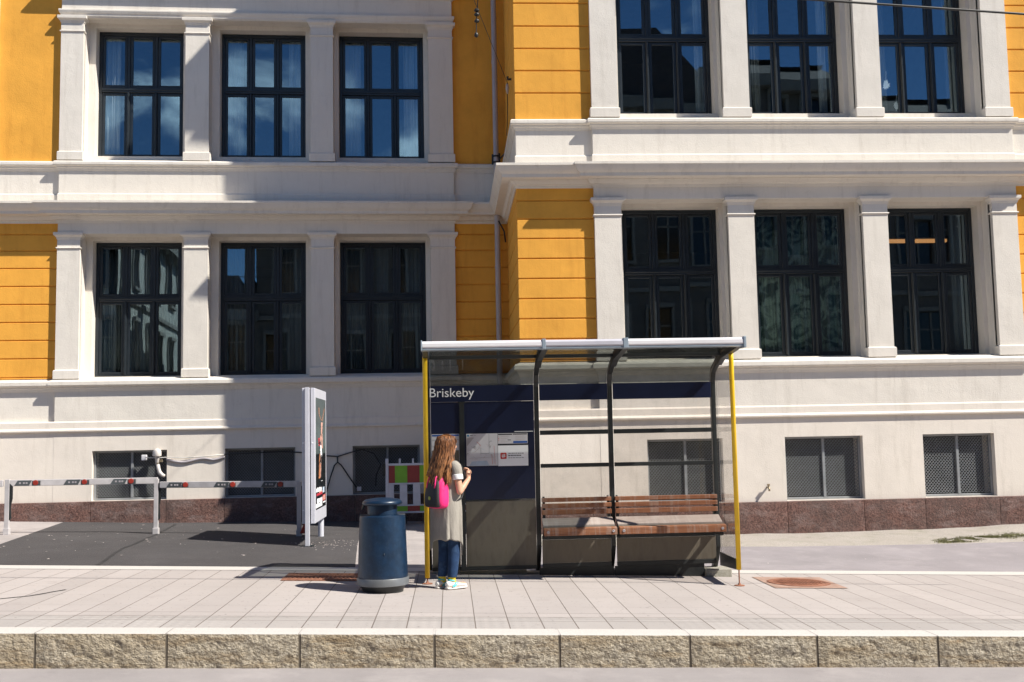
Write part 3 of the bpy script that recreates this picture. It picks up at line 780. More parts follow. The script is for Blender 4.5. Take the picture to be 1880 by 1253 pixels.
# curved glass roof between ribs
for i in range(3):
    a, b = PX[i]+.034, PX[i+1]-.034
    pts = [(13.0, 2.24), (12.99, 2.30), (12.955, 2.355), (12.90, 2.40), (12.62, 2.515), (12.45, 2.565), (12.30, 2.595), (11.63, 2.612)]
    m = MB(); V = []
    for d in (0, .008):
        for y, z in pts:
            for k in range(2): V.append(((a, b)[k], y+d*.6, z+d*.8))
    n = len(pts)
    F = [(2*j, 2*j+1, 2*j+3, 2*j+2) for j in range(n-1)]+[(2*n+2*j+2, 2*n+2*j+3, 2*n+2*j+1, 2*n+2*j) for j in range(n-1)]
    m.add(V, F); m.build('roof_glass', 'rglass', sh, smooth=True, auto=30, normals=False)
m = MB(); m.box((PX[0]+.034, 12.42, 2.535), (PX[3]-.034, 12.48, 2.575)); m.build('roof_rail', 'darkmetal', sh, bevel=.004)
for xa, xb in ((3.20, 3.264), (-.294, -.23), (1.021, 1.089), (1.921, 1.989)):
    m = MB(); m.prism([(11.64, 2.60), (11.64, 2.575), (12.42, 2.50), (12.64, 2.43), (12.66, 2.51), (12.45, 2.572)], 0, xa, xb); m.build('bracket', 'darkmetal', sh, bevel=.004)
# yellow front posts on thin screw legs
for x in (-.272, 3.25):
    m = MB(); m.tube([(x, 12.15, .075), (x, 12.15, 2.47), (x, 12.155, 2.535), (x, 12.20, 2.56)], .0275, 16)
    p = m.build('front_post', 'yellowpaint', sh, smooth=True)
    g = ground(x, 12.15); m = MB(); m.tube([(x, 12.15, g), (x, 12.15, .08)], .008, 8); m.lathe([(.058, 0), (.058, .008), (.018, .014), (.012, .03)], (x, 12.15, g+.001), 16); m.build('screw_leg', 'rust', p, smooth=True, auto=40)
    m = MB()
    m.box((x-.006, 12.18, .19), (x+.006, 12.955, 2.40)); m.build('side_glass', 'sglass', sh)
    m = MB(); m.prism([(12.18, .07), (12.96, .03), (12.96, .19), (12.18, .185)], 0, x-.012, x+.012); m.build('side_rail', 'darkmetal', sh, bevel=.003)
    m = MB(); m.box((x-.018, 12.175, 1.13), (x+.018, 12.20, 1.17)); m.box((x-.018, 12.175, .15), (x+.018, 12.20, .17)); m.build('clip', 'darkmetal', sh)
# back wall rails
m = MB()
for z0, z1 in ((1.638, 1.692), (1.243, 1.29), (.385, .43), (.055, .105)):
    for a, b in ((1.09, 1.92), (1.99, 3.198)): m.box((a, 12.955, z0), (b, 13.0, z1))
m.box((-.228, 12.955, .045), (1.021, 13.0, .088)); m.box((-.228, 12.955, .866), (1.021, 13.0, .878))
m.build('rail', 'darkmetal', sh, bevel=.004)
m = MB()
for a, b in ((-.226, 1.02), (1.09, 1.92), (1.99, 3.198)): m.box((a, 12.95, 2.056), (b, 12.985, 2.25))
sign = m.build('sign_band', 'navy', sh, bevel=.002)
m = MB(); m.box((-.226, 12.962, .88), (1.02, 12.985, 2.053)); m.build('notice_panel', 'navy', sh, bevel=.002)
m = MB(); m.box((-.226, 12.962, .09), (.11, 12.985, .864)); m.box((.18, 12.962, .09), (1.02, 12.985, .864)); m.build('steel_panel', 'steel_panel', sh, bevel=.003)
m = MB()
for a, b in ((1.09, 1.92), (1.99, 3.198)): m.box((a, 12.965, .108), (b, 12.985, .382))
m.build('steel_panel', 'steel_panel', sh, bevel=.003)
m = MB(); m.box((.115, 12.93, .05), (.175, 12.99, 2.05)); m.box((.10, 12.925, 2.04), (.19, 12.99, 2.055)); m.build('divider', 'darkmetal', sh, bevel=.004)
# lower glazing; the light bay beside the notice panel has lost its pane
m = MB()
for (a, b), zs in (((1.09, 1.92), ((1.692, 2.056), (.43, 1.243))), ((1.99, 3.198), ((1.692, 2.056), (1.29, 1.638), (.43, 1.243)))):
    for z0, z1 in zs: m.box((a, 12.972, z0), (b, 12.980, z1))
m.build('back_glass', 'sglass', sh)
# footing
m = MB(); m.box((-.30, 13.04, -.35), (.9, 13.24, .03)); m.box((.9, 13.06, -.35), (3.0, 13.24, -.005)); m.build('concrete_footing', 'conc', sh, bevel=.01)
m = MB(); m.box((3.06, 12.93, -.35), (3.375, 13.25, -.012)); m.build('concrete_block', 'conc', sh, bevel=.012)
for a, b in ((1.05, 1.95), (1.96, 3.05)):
    m = MB(); m.prism([(a, SL*a+.004), (b, SL*b+.004), (b, .052), (a, .052)], 1, 12.975, 12.99); m.build('dark_plate', 'darkmetal', sh)  # dark strips closing the gap between ground and lowest rail
# lettering
def lettering(body, size_h, x, y, z, mat, parent, name='lettering', width=None):
    cu = bpy.data.curves.new(name, 'FONT'); cu.body = body; cu.size = 1; cu.extrude = .004; cu.resolution_u = 6
    t = bpy.data.objects.new(name, cu); COL.objects.link(t)
    bpy.context.view_layer.update()
    me = bpy.data.meshes.new_from_object(t.evaluated_get(bpy.context.evaluated_depsgraph_get()))
    bpy.data.objects.remove(t); bpy.data.curves.remove(cu)
    xs = [v.co.x for v in me.vertices]; ys = [v.co.y for v in me.vertices]
    s = size_h; sx = (width/(max(xs)-min(xs))) if width else s
    off = Vector((0, 0, 0)); q = parent
    while q: off += Vector(q.location); q = q.parent
    for v in me.vertices:
        p = v.co.copy(); v.co = Vector((x+(p.x-min(xs))*sx, y-p.z*.6, z+p.y*s))-off
    me.materials.append(M[mat]); o = bpy.data.objects.new(name, me); COL.objects.link(o); o.parent = parent
    return o
lettering('Briskeby', .155, -.236, 12.9475, 2.117, 'white', sign, 'lettering', .535)

# notices
def plate(name, mats, x0, x1, z0, z1, y=12.957):
    m = MB(); m.box((x0, y, z0), (x1, y+.004, z1), k=0); return m, y-.0012
def pbox(m, y, x0, x1, z0, z1, k): m.box((x0, y-.0006, z0), (x1, y+.0012, z1), k=k)
R = random.Random(3)
m, y = plate('notice', 0, -.222, .112, 1.287, 1.672)
pbox(m, y, -.214, .106, 1.645, 1.664, 1); pbox(m, y, -.216, .106, 1.598, 1.603, 2); pbox(m, y, -.216, .106, 1.292, 1.472, 3); pbox(m, y, -.216, .106, 1.472, 1.478, 2)
for k in range(6): pbox(m, y, -.205+k*.05, -.20+k*.05, 1.515, 1.515+R.uniform(.01, .05), 2)
m.build('timetable_notice', ['paper', 'blueink', 'greyink', 'steel_panel'], sh)
m, y = plate('map', 0, .197, .573, 1.282, 1.669)
def line(m, y, pts, w, k):
    for (a, b), (c, d) in zip(pts[:-1], pts[1:]):
        L = sqrt((c-a)**2+(d-b)**2) or 1; nx, nz = -(d-b)/L*w/2, (c-a)/L*w/2
        m.quad([(a+nx, y-.0008, b+nz), (c+nx, y-.0008, d+nz), (c-nx, y-.0008, d-nz), (a-nx, y-.0008, b-nz)], k)
m.lathe([(.013, 0), (.013, .001)], (0, 0, 0), 14, k=1); n = 28
for i in range(len(m.v)-n, len(m.v)): a = m.v[i]; m.v[i] = (.218+a[0], y-.0004-a[2], 1.646+a[1])
pbox(m, y, .24, .275, 1.645, 1.651, 3); pbox(m, y, .285, .315, 1.646, 1.650, 2)
m.quad([(.204, y, 1.625), (.29, y, 1.625), (.204, y, 1.52)], 6)
for k in range(8): pbox(m, y-.0006, .206, .285-k*.011, 1.612-k*.0125, 1.616-k*.0125, 2)
line(m, y, [(.47, 1.665), (.47, 1.43), (.37, 1.43), (.37, 1.50)], .0035, 2)
line(m, y, [(.32, 1.57), (.345, 1.55), (.37, 1.52)], .008, 4); line(m, y, [(.47, 1.56), (.49, 1.58), (.505, 1.575)], .005, 2); line(m, y, [(.36, 1.50), (.33, 1.48), (.30, 1.45)], .004, 5)
for k in range(26):
    x, z = R.uniform(.22, .56), R.uniform(1.34, 1.52); pts = [(x, z)]
    for _ in range(3): x = min(.568, max(.202, x+R.uniform(-.035, .035))); z = min(1.6, max(1.30, z+R.uniform(-.03, .03))); pts.append((x, z))
    line(m, y, pts, .0022, R.choice([5, 5, 3, 7, 6]))
line(m, y, [(.23, 1.375), (.52, 1.385), (.53, 1.31)], .004, 5); line(m, y, [(.50, 1.42), (.51, 1.30)], .008, 8); line(m, y, [(.53, 1.52), (.54, 1.30)], .006, 8)
m.quad([(.23, y, 1.285), (.47, y, 1.285), (.44, y, 1.345), (.26, y, 1.335)], 7)
m.build('route_map', ['paper', 'cyanink', 'greyink', 'ink', 'pinkink', 'paleink', 'paleink', 'bluepaleink', 'pinkink'], sh)
m, y = plate('info', 0, .5765, .937, 1.542, 1.668)
pbox(m, y, .580, .75, 1.648, 1.660, 1); pbox(m, y, .760, .930, 1.650, 1.661, 1); pbox(m, y, .762, .932, 1.548, 1.572, 2)
for k in range(4):
    for x0, x1 in ((.60, .70), (.78, .91)):
        if x0 > .7 and k == 3: continue
        pbox(m, y, x0+.01, x1+R.uniform(-.03, .03), 1.628-k*.022, 1.632-k*.022, 3)
    pbox(m, y, .583, .591, 1.626-k*.022, 1.635-k*.022, 4 if k in (1, 2) else 3)
pbox(m, y, .695, .735, 1.583, 1.590, 1)
m.build('information_notice', ['paper', 'ink', 'blueink', 'paleink', 'redink'], sh)
m, y = plate('hash', 0, .5765, .940, 1.275, 1.522)
pbox(m, y, .5765, .94, 1.523, 1.541, 1)
# rounded red square with a white hash sign
cx, cz, h, rd = .642, 1.397, .037, .011; V = []
for (sx, sz, a0) in ((1, 1, 0), (-1, 1, 90), (-1, -1, 180), (1, -1, 270)):
    for k in range(5): a = radians(a0+k*22.5); V.append((cx+sx*(h-rd)+rd*cos(a), y, cz+sz*(h-rd)+rd*sin(a)))
m.quad(V, 2)
for d in (-.0085, .0085):
    line(m, y-.0008, [(cx+d-.006, cz-.023), (cx+d+.006, cz+.023)], .0065, 3); line(m, y-.0012, [(cx-.024, cz+d), (cx+.024, cz+d)], .0065, 3)
for k, (x1, kk) in enumerate(((.885, 4), (.87, 1), (.885, 4))): 
    x = .70
    while x < x1-.012:
        w = R.uniform(.014, .034); pbox(m, y, x, min(x1, x+w), 1.420-k*.026, 1.430-k*.026-(.003 if k == 2 else 0), kk); x += w+.006
m.build('hash_sign_notice', ['white', 'ink', 'redink', 'white', 'greyink'], sh)
m = MB(); m.box((.78, 12.952, 1.683), (1.005, 12.962, 1.690)); m.build('panel_label', 'white', sh)

# benches fixed to the ribs
def bench(x0, x1):
    m = MB(); m.prism([(12.545, .465), (12.54, .548), (12.62, .556), (12.62, .47)], 0, x0, x1); b = m.build('bench', 'wood', sh, bevel=.006)
    for z0, z1, yy in ((.835, .885, 12.925), (.765, .817, 12.920), (.685, .742, 12.912)):
        m = MB(); m.prism([(yy-.035, z0), (yy-.038, z1), (yy, z1), (yy, z0)], 0, x0+.01, x1-.01); m.build('slat', 'wood', b, bevel=.005)
    m = MB(); m.prism([(12.70, .553), (12.70, .576), (12.875, .648), (12.885, .625)], 0, x0+.006, x1-.006); m.build('slat', 'wood_grey', b, bevel=.004)
    m = MB(); m.box((x0+.003, 12.625, .535), (x1-.003, 12.695, .556)); m.build('seat_strip', 'steel_panel', b, bevel=.003)
    m = MB()
    for x in (x0+.04, x1-.04):
        m.box((x-.02, 12.6, .42), (x+.02, 12.97, .47)); m.prism([(12.62, .47), (12.88, .47), (12.90, .80), (12.97, .90), (12.97, .42), (12.62, .42)], 0, x-.014, x+.014)
    m.build('bench_bracket', 'darkmetal', b, bevel=.003)
    m = MB()
    for x in (x0+.05, x1-.045):
        n0 = len(m.v); m.lathe([(.017, 0), (.017, .006), (.010, .009), (.006, .004)], (0, 0, 0), 12)
        for i in range(n0, len(m.v)): a = m.v[i]; m.v[i] = (x+a[0], 12.543-a[2], .508+a[1])
    m.build('bolt', 'pipe', b, smooth=True, auto=40)
bench(1.075, 1.935); bench(1.962, 3.225)

# ------------------------------------------------------------------ litter bin
bx, by = -.73, 11.6; gz0 = ground(bx, by)
bin_ = thing('litter_bin', (bx, by, gz0), 'dark blue round litter bin with domed lid and grey base ring on the pavement', 'litter bin')
m = MB(); m.lathe([(.264, .150), (.266, .165), (.264, .19), (.243, .775), (.240, .79), (.232, .797), (.165, .80), (.158, .79)], (bx, by, gz0), 56); m.build('bin_body', 'blue_bin', bin_, smooth=True, auto=35)
m = MB(); m.lathe([(.158, .79), (.157, .90), (.150, .93)], (bx, by, gz0), 48); m.build('bin_neck', 'blue_bin', bin_, smooth=True, auto=35)
m = MB(); m.lathe([(.15, .905), (.198, .905), (.209, .912), (.214, .926), (.206, .944), (.18, .962), (.10, .976), (.02, .981)], (bx, by, gz0), 56); m.build('bin_lid', 'blue_bin', bin_, smooth=True, auto=60)
m = MB(); m.lathe([(.266, .07), (.275, .074), (.277, .142), (.272, .15), (.262, .15)], (bx, by, gz0), 56); m.build('base_ring', 'bin_grey', bin_, smooth=True, auto=40)
m = MB(); m.lathe([(.215, -.01), (.22, .03), (.25, .071)], (bx, by, gz0), 40); m.build('bin_foot', 'darkmetal', bin_, smooth=True, auto=40)
m = MB()
for sx in (-1, 1): m.box((bx+sx*.205-.035, by-.03, gz0+.795), (bx+sx*.205+.035, by+.03, gz0+.803))
m.box((bx+.03, by-.262, gz0+.40), (bx+.034, by-.25, gz0+.42)); m.build('lock_plate', 'bin_grey', bin_)
m = MB(); m.tube([(bx-.212, by-.02, gz0+.86), (bx-.19, by-.02, gz0+.92)], .014, 8); m.build('hinge', 'darkmetal', bin_)

# ------------------------------------------------------------------ manhole and grate
mh = thing('manhole_cover', (4.02, 12.43, ground(4.02, 12.43)), 'rusty round manhole cover in a square frame, right of the bus shelter', 'manhole cover')
def onpave(m):
    m.v = [(x, y, z+SL*x) for x, y, z in m.v]
m = MB(); c = [(3.60, 11.95), (4.43, 11.96), (4.45, 12.91), (3.62, 12.89)]; n = 40; cxm, cym, rm = 4.02, 12.43, .365
V = [(cxm+rm*cos(2*pi*i/n), cym+rm*sin(2*pi*i/n), .006) for i in range(n)]; O = []
for i in range(n):
    a = 2*pi*i/n; s = 1/max(abs(cos(a)), abs(sin(a))); O.append((cxm+.415*s*cos(a), cym+.475*s*sin(a), .006))
m.add(V+O, [(i, (i+1) % n, n+(i+1) % n, n+i) for i in range(n)]); onpave(m); m.build('cover_frame', 'manhole', mh)
m = MB(); m.lathe([(.364, .0045), (.352, .005), (.352, .010), (.345, .012), (.30, .012), (.298, .009), (.28, .009), (.278, .012), (.02, .012)], (cxm, cym, 0), 48)
for i in range(-7, 8):
    for j in range(-7, 8):
        x, yy = i*.036+(j % 2)*.018, j*.036
        if x*x+yy*yy < .26**2: m.box((cxm+x-.011, cym+yy-.011, .012), (cxm+x+.011, cym+yy+.011, .018))
onpave(m); m.build('lid', 'rust', mh, smooth=True, auto=30)
gr = thing('drain_grate', (-1.5, 12.65, ground(-1.5, 12.65)), 'rusty flat drain grate half in shadow, left of the blue litter bin', 'drain grate')
m = MB(); m.box((-1.92, 12.34, .004), (-1.02, 12.40, .010)); m.box((-1.92, 12.92, .004), (-1.02, 12.98, .010)); m.box((-1.92, 12.40, .004), (-1.86, 12.92, .010)); m.box((-1.08, 12.40, .004), (-1.02, 12.92, .010)); onpave(m); m.build('cover_frame', 'rust', gr)
m = MB(); m.box((-1.86, 12.40, .003), (-1.08, 12.92, .0065))
for i in range(16): m.box((-1.85+i*.048, 12.41, .0065), (-1.825+i*.048, 12.91, .011))
onpave(m); m.build('grating', 'rust', gr)

# ------------------------------------------------------------------ barriers
def rail_barrier(x0, y0, z0, x1, y1, z1, posts, lamps, label, redfoot=False):
    b = thing('road_barrier', (x0, y0, ground(x0, y0)), label, 'barrier', 'grey rail barriers in front of the building')
    def L(u, dy, dz): return (x0+(x1-x0)*u, y0+(y1-y0)*u+dy, z0+(z1-z0)*u+dz)
    m = MB(); V = []
    for u in (0, 1):
        V += [L(u, dy, dz) for dy, dz in ((-.025, -.10), (.025, -.10), (.025, 0), (-.025, 0))]
    m.add(V, [(0, 1, 5, 4), (1, 2, 6, 5), (2, 3, 7, 6), (3, 0, 4, 7), (3, 2, 1, 0), (4, 5, 6, 7)]); m.build('rail', 'rail_alu', b, bevel=.006)
    Lr = x1-x0
    m = MB(); st = MB(); wl = MB()
    for u in lamps:
        w = .115/Lr
        P = [L(u-w, -.028, -.094), L(u+w*.9, -.028, -.094), L(u+w*1.25, -.028, -.012), L(u-w*.55, -.028, -.012)]
        V = P+[(x, y-.004, z) for x, y, z in P]; st.add(V, [(0, 1, 2, 3), (7, 6, 5, 4), (0, 4, 5, 1), (1, 5, 6, 2), (2, 6, 7, 3), (3, 7, 4, 0)])
        for du in (-.25, .25, .6):
            a = L(u+w*du, -.034, -.065); wl.box((a[0]-.014, a[1], a[2]), (a[0]+.014, a[1]+.002, a[2]+.026))
        c = L(u+w*1.75, -.028, -.05)
        m.tube([(c[0], c[1]+.004, c[2]), (c[0], c[1]-.012, c[2])], .042, 16)
        st.box((c[0]-.06, c[1]-.004, c[2]-.046), (c[0]+.075, c[1]+.0, c[2]+.03))
    if lamps:
        s_ = st.build('sticker', 'sticker', b); wl.build('sticker_print', 'pipe', s_)
        m.build('reflector', 'red', b, smooth=True, auto=40, bevel=.004)
    for px, py, zt in posts:
        g = ground(px, py)
        m = MB(); m.box((px-.035, py-.03, g), (px+.035, py+.03, zt)); m.box((px-.045, py-.045, g), (px+.045, py+.045, g+.10))
        p = m.build('post', 'rail_alu', b, bevel=.005)
        m = MB(); m.prism([(px+.036, zt-.06), (px+.075, zt-.10), (px+.075, zt-.30), (px+.05, zt-.42), (px+.062, g+.25), (px+.036, g+.22)], 1, py-.02, py+.02); m.build('post_profile', 'darkmetal', p)
    if redfoot:
        px, py, zt = posts[-1]; g = ground(px, py); m = MB(); m.prism([(px+.02, g+.05), (px+.11, g+.05), (px+.16, g+.22), (px+.10, g+.24)], 1, py-.09, py-.06); m.build('foot', 'red', b, bevel=.004)
    return b
rail_barrier(-7.02, 17.52, 1.092, -4.74, 17.80, 1.075, [(-7.0, 17.52, 1.10), (-4.76, 17.80, 1.05)], [.105, .425, .735], 'grey rail barrier with three red reflectors at the far left, in the sun')
rail_barrier(-4.70, 17.78, 1.005, -2.42, 17.45, .985, [(-2.42, 17.45, .965)], [.10, .44, .78], 'grey rail barrier, half in shade, ending at the advertising display', True)
rail_barrier(-9.3, 17.42, 1.10, -7.06, 17.50, 1.09, [(-9.28, 17.42, 1.10)], [.5], 'grey rail barrier cut off by the left edge of the photo')

pf = thing('plastic_barrier', (-1.15, 19.55, ground(-1.15, 19.55)), 'white plastic barrier with green and dark red panels, in shade behind the blue bin', 'barrier')
x0, x1, y = -1.17, .85, 19.55; zb = .285; g = ground(x0, y)
m = MB()
m.box((x0, y, zb), (x0+.055, y+.05, 1.27)); m.box((x1-.055, y, zb), (x1, y+.05, 1.27))
for z0, z1 in ((1.14, 1.18), (.80, .83), (.415, .44), (.285, .32)): m.box((x0+.055, y+.003, z0), (x1-.055, y+.047, z1))
for i in range(9):
    xx = x0+.015+i*.238
    m.box((xx+.0, y+.008, .44), (xx+.135, y+.042, .80))
    if 0 < i: m.box((xx-.012, y+.01, 1.18), (xx+.022, y+.04, 1.265))
m.build('barrier_frame', 'whiteplastic', pf, bevel=.006)
for i in range(9):
    a = x0+.06 if i == 0 else x0+.17+(i-1)*.2225; b = x0+.17 if i == 0 else a+.2225
    b = min(b, x1-.056)
    for z0, z1 in ((.83, 1.14), (.32, .415)):
        m = MB(); m.box((a, y+.012, z0), (b-.002, y+.036, z1)); m.build('green_panel' if i % 2 else 'red_panel', 'green' if i % 2 else 'darkred', pf)
for xx in (x0+.25, x1-.3):
    m = MB(); m.box((xx-.12, y-.28, g+.0), (xx+.12, y+.34, g+.12)); m.box((xx-.03, y+.0, g+.12), (xx+.03, y+.05, .286)); m.build('foot', 'rubber', pf, bevel=.012)
m = MB(); m.box((x0-.05, y-.01, .96), (x0-.002, y+.03, 1.18)); m.build('hook', 'darkmetal', pf, bevel=.004)

# ------------------------------------------------------------------ advertising display
ad = thing('advertising_display', (-2.07, 16.7, ground(-2.07, 16.7)), 'tall white framed double sided advertising display with a dark poster, seen edge on', 'advertising display')
Y0, Y1 = 15.97, 17.42; Z0, Z1 = .41, 2.40
m = MB(); m.prism([(Y0, Z0), (Y1, Z0), (Y1, Z1), (Y0, Z1)], 0, -2.048, -1.985); m.prism([(Y0, Z0), (Y1, Z0), (Y1, Z1), (Y0, Z1)], 0, -2.175, -2.112); m.build('display_case', 'adframe', ad, bevel=.008)
m = MB(); m.box((-2.11, Y0+.03, Z0+.03), (-2.05, Y1-.03, Z1-.02)); m.build('core', 'darkmetal', ad)
m = MB(); m.box((-2.125, Y0-.055, ground(-2.09, Y0)-.01), (-2.062, Y0+.02, Z1+.004)); m.build('front_post', 'adframe', ad, bevel=.005)
m = MB(); m.tube([(-2.07, 17.40, ground(-2.07, 17.4)-.01), (-2.07, 17.40, Z0+.1)], .045, 14); m.build('rear_leg', 'adframe', ad, smooth=True, auto=40)
m = MB(); m.box((-2.19, Y0-.10, ground(-2.09, Y0)-.01), (-2.0, Y0+.10, ground(-2.09, Y0)+.012)); m.build('base_plate', 'darkmetal', ad, bevel=.003)
m = MB()
for xx in (-2.155, -2.02): m.box((xx-.012, Y0-.004, 1.58), (xx+.012, Y0+.01, 1.60)); m.box((xx-.012, Y0-.004, .60), (xx+.012, Y0+.01, .615)) if xx < -2.1 else None
m.build('lock', 'white', ad)
def poster(xs, sgn):
    m = MB(); ya, yb, za, zb = Y0+.10, Y1-.10, .60, 2.26
    w = yb-ya
    if sgn < 0: f = lambda u: yb-w*u
    else: f = lambda u: ya+w*u
    def q(u0, u1, z0, z1, k, lift=.002):
        m.box((xs, min(f(u0), f(u1)), z0), (xs+sgn*lift, max(f(u0), f(u1)), z1), k=k)
    q(0, 1, za, 1.42, 0, .0015); q(0, 1, 1.42, zb, 1, .0015)
    r = random.Random(5)
    def blob(pts, wd, k):
        for (u, z), (u2, z2) in zip(pts[:-1], pts[1:]):
            n = 6
            for i in range(n):
                a, b = i/n, (i+1)/n
                uu, zz = u+(u2-u)*a, z+(z2-z)*a; vv, yy = u+(u2-u)*b, z+(z2-z)*b
                wa = wd*(.6+.4*r.random())
                m.add([(xs+sgn*.003, f(uu-wa), zz), (xs+sgn*.003, f(uu+wa), zz), (xs+sgn*.003, f(vv+wa), yy), (xs+sgn*.003, f(vv-wa), yy)], [(0, 1, 2, 3)], k)
    blob([(.30, 2.12), (.32, 2.02), (.45, 1.96), (.62, 1.92), (.78, 2.06), (.86, 2.12)], .03, 2)
    blob([(.60, 1.90), (.56, 1.75), (.60, 1.60), (.62, 1.50)], .09, 3); blob([(.52, 1.72), (.38, 1.60), (.24, 1.55)], .07, 3)
    blob([(.30, 1.66), (.34, 1.54)], .10, 5); blob([(.48, 1.55), (.52, 1.42), (.42, 1.28)], .09, 4); blob([(.40, 1.42), (.36, 1.22), (.34, 1.05)], .08, 2); blob([(.52, 1.4), (.46, 1.2), (.42, 1.06)], .05, 3)
    q(.5, .66, 1.0, 1.006, 4)
    # a few lines of lettering too small to read, a red badge and a white block
    for z, us, k in ((.885, (.02, .62), 4), (.72, (.10, .62), 4), (.655, (0, .6), 4)):
        u = us[0]
        while u < us[1]-.05:
            d = r.uniform(.05, .11); q(u, min(us[1], u+d), z-.03, z+.03+r.uniform(-.008, .008), k, .003); u += d+.018
    q(.05, .62, .80, .835, 5, .0035); q(.30, .62, .835, .855, 3, .0035); q(.66, .84, .815, .90, 6, .003); q(.66, .95, .69, .78, 5, .003); q(.72, .9, .70, .77, 3, .004); q(.70, .95, .655, .675, 4, .003)
    return m.build('poster', ['adblack', 'adgrey', 'adorange', 'adpink', 'white', 'adred', 'bluepaleink'], ad)
poster(-1.9845, 1); poster(-2.1755, -1)

# ------------------------------------------------------------------ things on the walls
def PL(t, o, z): return FL(t, o, z)
sp_ = thing('standpipe', tuple(PL(-4.50, .12, 1.1)), 'white curved vent pipe by the sunlit basement window', 'pipe')
m = MB(); m.tube([PL(-4.535, .10, 1.25), PL(-4.535, .12, 1.36), PL(-4.54, .13, 1.40)], [.04, .045, .045], 12); m.lathe([(.075, 0), (.08, .02), (.075, .09), (.055, .125), (.02, .14)], PL(-4.54, .13, 1.39), 16); m.build('vent_cap', 'standpipe', sp_, smooth=True, auto=40)
m = MB(); m.tube([PL(-4.53, .10, 1.27), PL(-4.52, .11, 1.17), PL(-4.49, .12, 1.09), PL(-4.44, .12, 1.04), PL(-4.41, .1, 1.03)], [.036, .036, .036, .034, .03], 12); m.build('elbow', 'standpipe', sp_, smooth=True)
m = MB(); m.tube([PL(-4.535, .10, 1.255), PL(-4.533, .10, 1.275)], .046, 12); m.box(tuple(PL(-4.50, .14, 1.28)), tuple(PL(-4.44, .10, 1.33))); m.build('coupling', 'brass', sp_)
m = MB(); m.box((-4.83, .05, 1.315), (-4.73, .10, 1.42), FL); tag(m.build('junction_box', 'white_alu', bevel=.012), 'small white plastic box on the sunlit basement grille', 'junction box')
m = MB(); m.box((-.92, -.04, .66), (-.885, .0, .745), FL); m.box((-.875, -.04, .66), (-.84, .0, .745), FL); m.box((-.886, -.04, .67), (-.874, -.01, .735), FL); tag(m.build('junction_box', 'white_alu', bevel=.004), 'pair of small white sockets in the shaded basement window', 'socket box')
m = MB(); m.tube([PL(t, o, z) for t, o, z in ((-4.75, .12, 1.365), (-4.50, .14, 1.36), (-4.38, .13, 1.365), (-4.05, .10, 1.35), (-3.7, .09, 1.365), (-3.34, .11, 1.40))], .009, 8)
tag(m.build('wall_cable', 'greycable', smooth=True), 'thin pale cable running along the sunlit wall from the white vent pipe', 'cable')
m = MB(); m.tube([PL(-4.38+1.05*i/30, .085, 1.30+.03*sin(i/30*9.0+2.2)+(.0 if i < 24 else (i-24)*.015)) for i in range(31)], .024, 8)
tag(m.build('wall_hose', 'pipe', smooth=True), 'wavy grey hose below the thin pale cable on the sunlit wall', 'hose')
m = MB(); m.tube([PL(t, o, z) for t, o, z in ((-3.34, .11, 1.40), (-2.9, .1, 1.41), (-2.3, .1, 1.43), (-1.9, .1, 1.40), (-1.62, .1, 1.345), (-1.27, .1, 1.315), (-1.05, .1, 1.38), (-.82, .08, 1.44), (-.6, .06, 1.36), (-.47, .04, 1.15), (-.56, .03, .95), (-.57, .03, .75))], .011, 8)
m.tube([PL(t, o, z) for t, o, z in ((-1.27, .1, 1.315), (-1.27, .1, 1.21), (-1.33, .1, 1.15), (-1.40, .1, .95), (-1.48, .11, .66))], .012, 8); m.tube([PL(t, o, z) for t, o, z in ((-1.27, .1, 1.21), (-1.2, .1, 1.15), (-1.05, .1, .92), (-.93, .03, .73))], .012, 8)
tag(m.build('wall_cable', 'cable', smooth=True), 'black cable sagging along the shaded wall with two hanging loops', 'cable')
tp = thing('wall_tap', (5.185, 17.4, .70), 'small brass outdoor tap on the pale wall right of the shelter', 'tap')
m = MB(); m.tube([(5.185, 17.43, .72), (5.185, 17.35, .72), (5.185, 17.325, .70), (5.185, 17.32, .66)], .017, 10); m.build('spout', 'brass', tp, smooth=True)
m = MB(); m.box((5.165, 17.335, .745), (5.205, 17.375, .775)); m.tube([(5.185, 17.355, .72), (5.185, 17.355, .76)], .012, 8); m.build('handle', 'brass', tp, bevel=.004)

# wires
m = MB(); n = 24; A, B = Vector((-6.0, 10, 6.47)), Vector((10.5, 10, 5.41))
m.tube([A.lerp(B, i/n)+Vector((0, 0, -.0)) for i in range(n+1)], .012, 8); tag(m.build('overhead_wire', 'cable', smooth=True), 'thick black overhead tram wire crossing the top right corner', 'wire')
m = MB(); m.tube([(1.10, 18.9, 7.04), (1.105, 18.6, 7.3), (1.09, 18.2, 7.78)], .007, 6); m.tube([(1.09, 18.2, 7.78), (.463, 16, 8.357), (-1.4, 9.5, 10.06)], .005, 6)
w_ = thing('span_wire', (1.1, 18.5, 7.3), 'thin stay wire with insulators beside the drainpipe', 'wire')
m.build('wire', 'cable', w_, smooth=True)
m = MB(); m.tube([(1.088, 18.21, 7.77), (1.09, 18.25, 7.70), (1.095, 18.3, 7.62)], [.02, .034, .016], 10); m.build('clamp', 'pipe', w_, smooth=True)
iw = thing('insulator_chain', (.53, 17, 8.4), 'dark insulator chain hanging at the top edge before the orange wall', 'insulator')
m = MB(); m.tube([(.62, 15.2, 9.9), (.548, 17, 8.64), (.528, 17.0, 8.42), (.522, 17.0, 8.17)], .008, 6); m.build('rod', 'cable', iw)
m = MB()
for z in (8.60, 8.53, 8.42): m.lathe([(.012, -.03), (.04, -.02), (.045, 0), (.02, .03)], (.535, 17.0, z), 10)
m.lathe([(.012, -.04), (.035, -.02), (.03, .02), (.01, .05)], (.522, 17.0, 8.18), 10); m.build('insulator', 'darkmetal', iw, smooth=True)

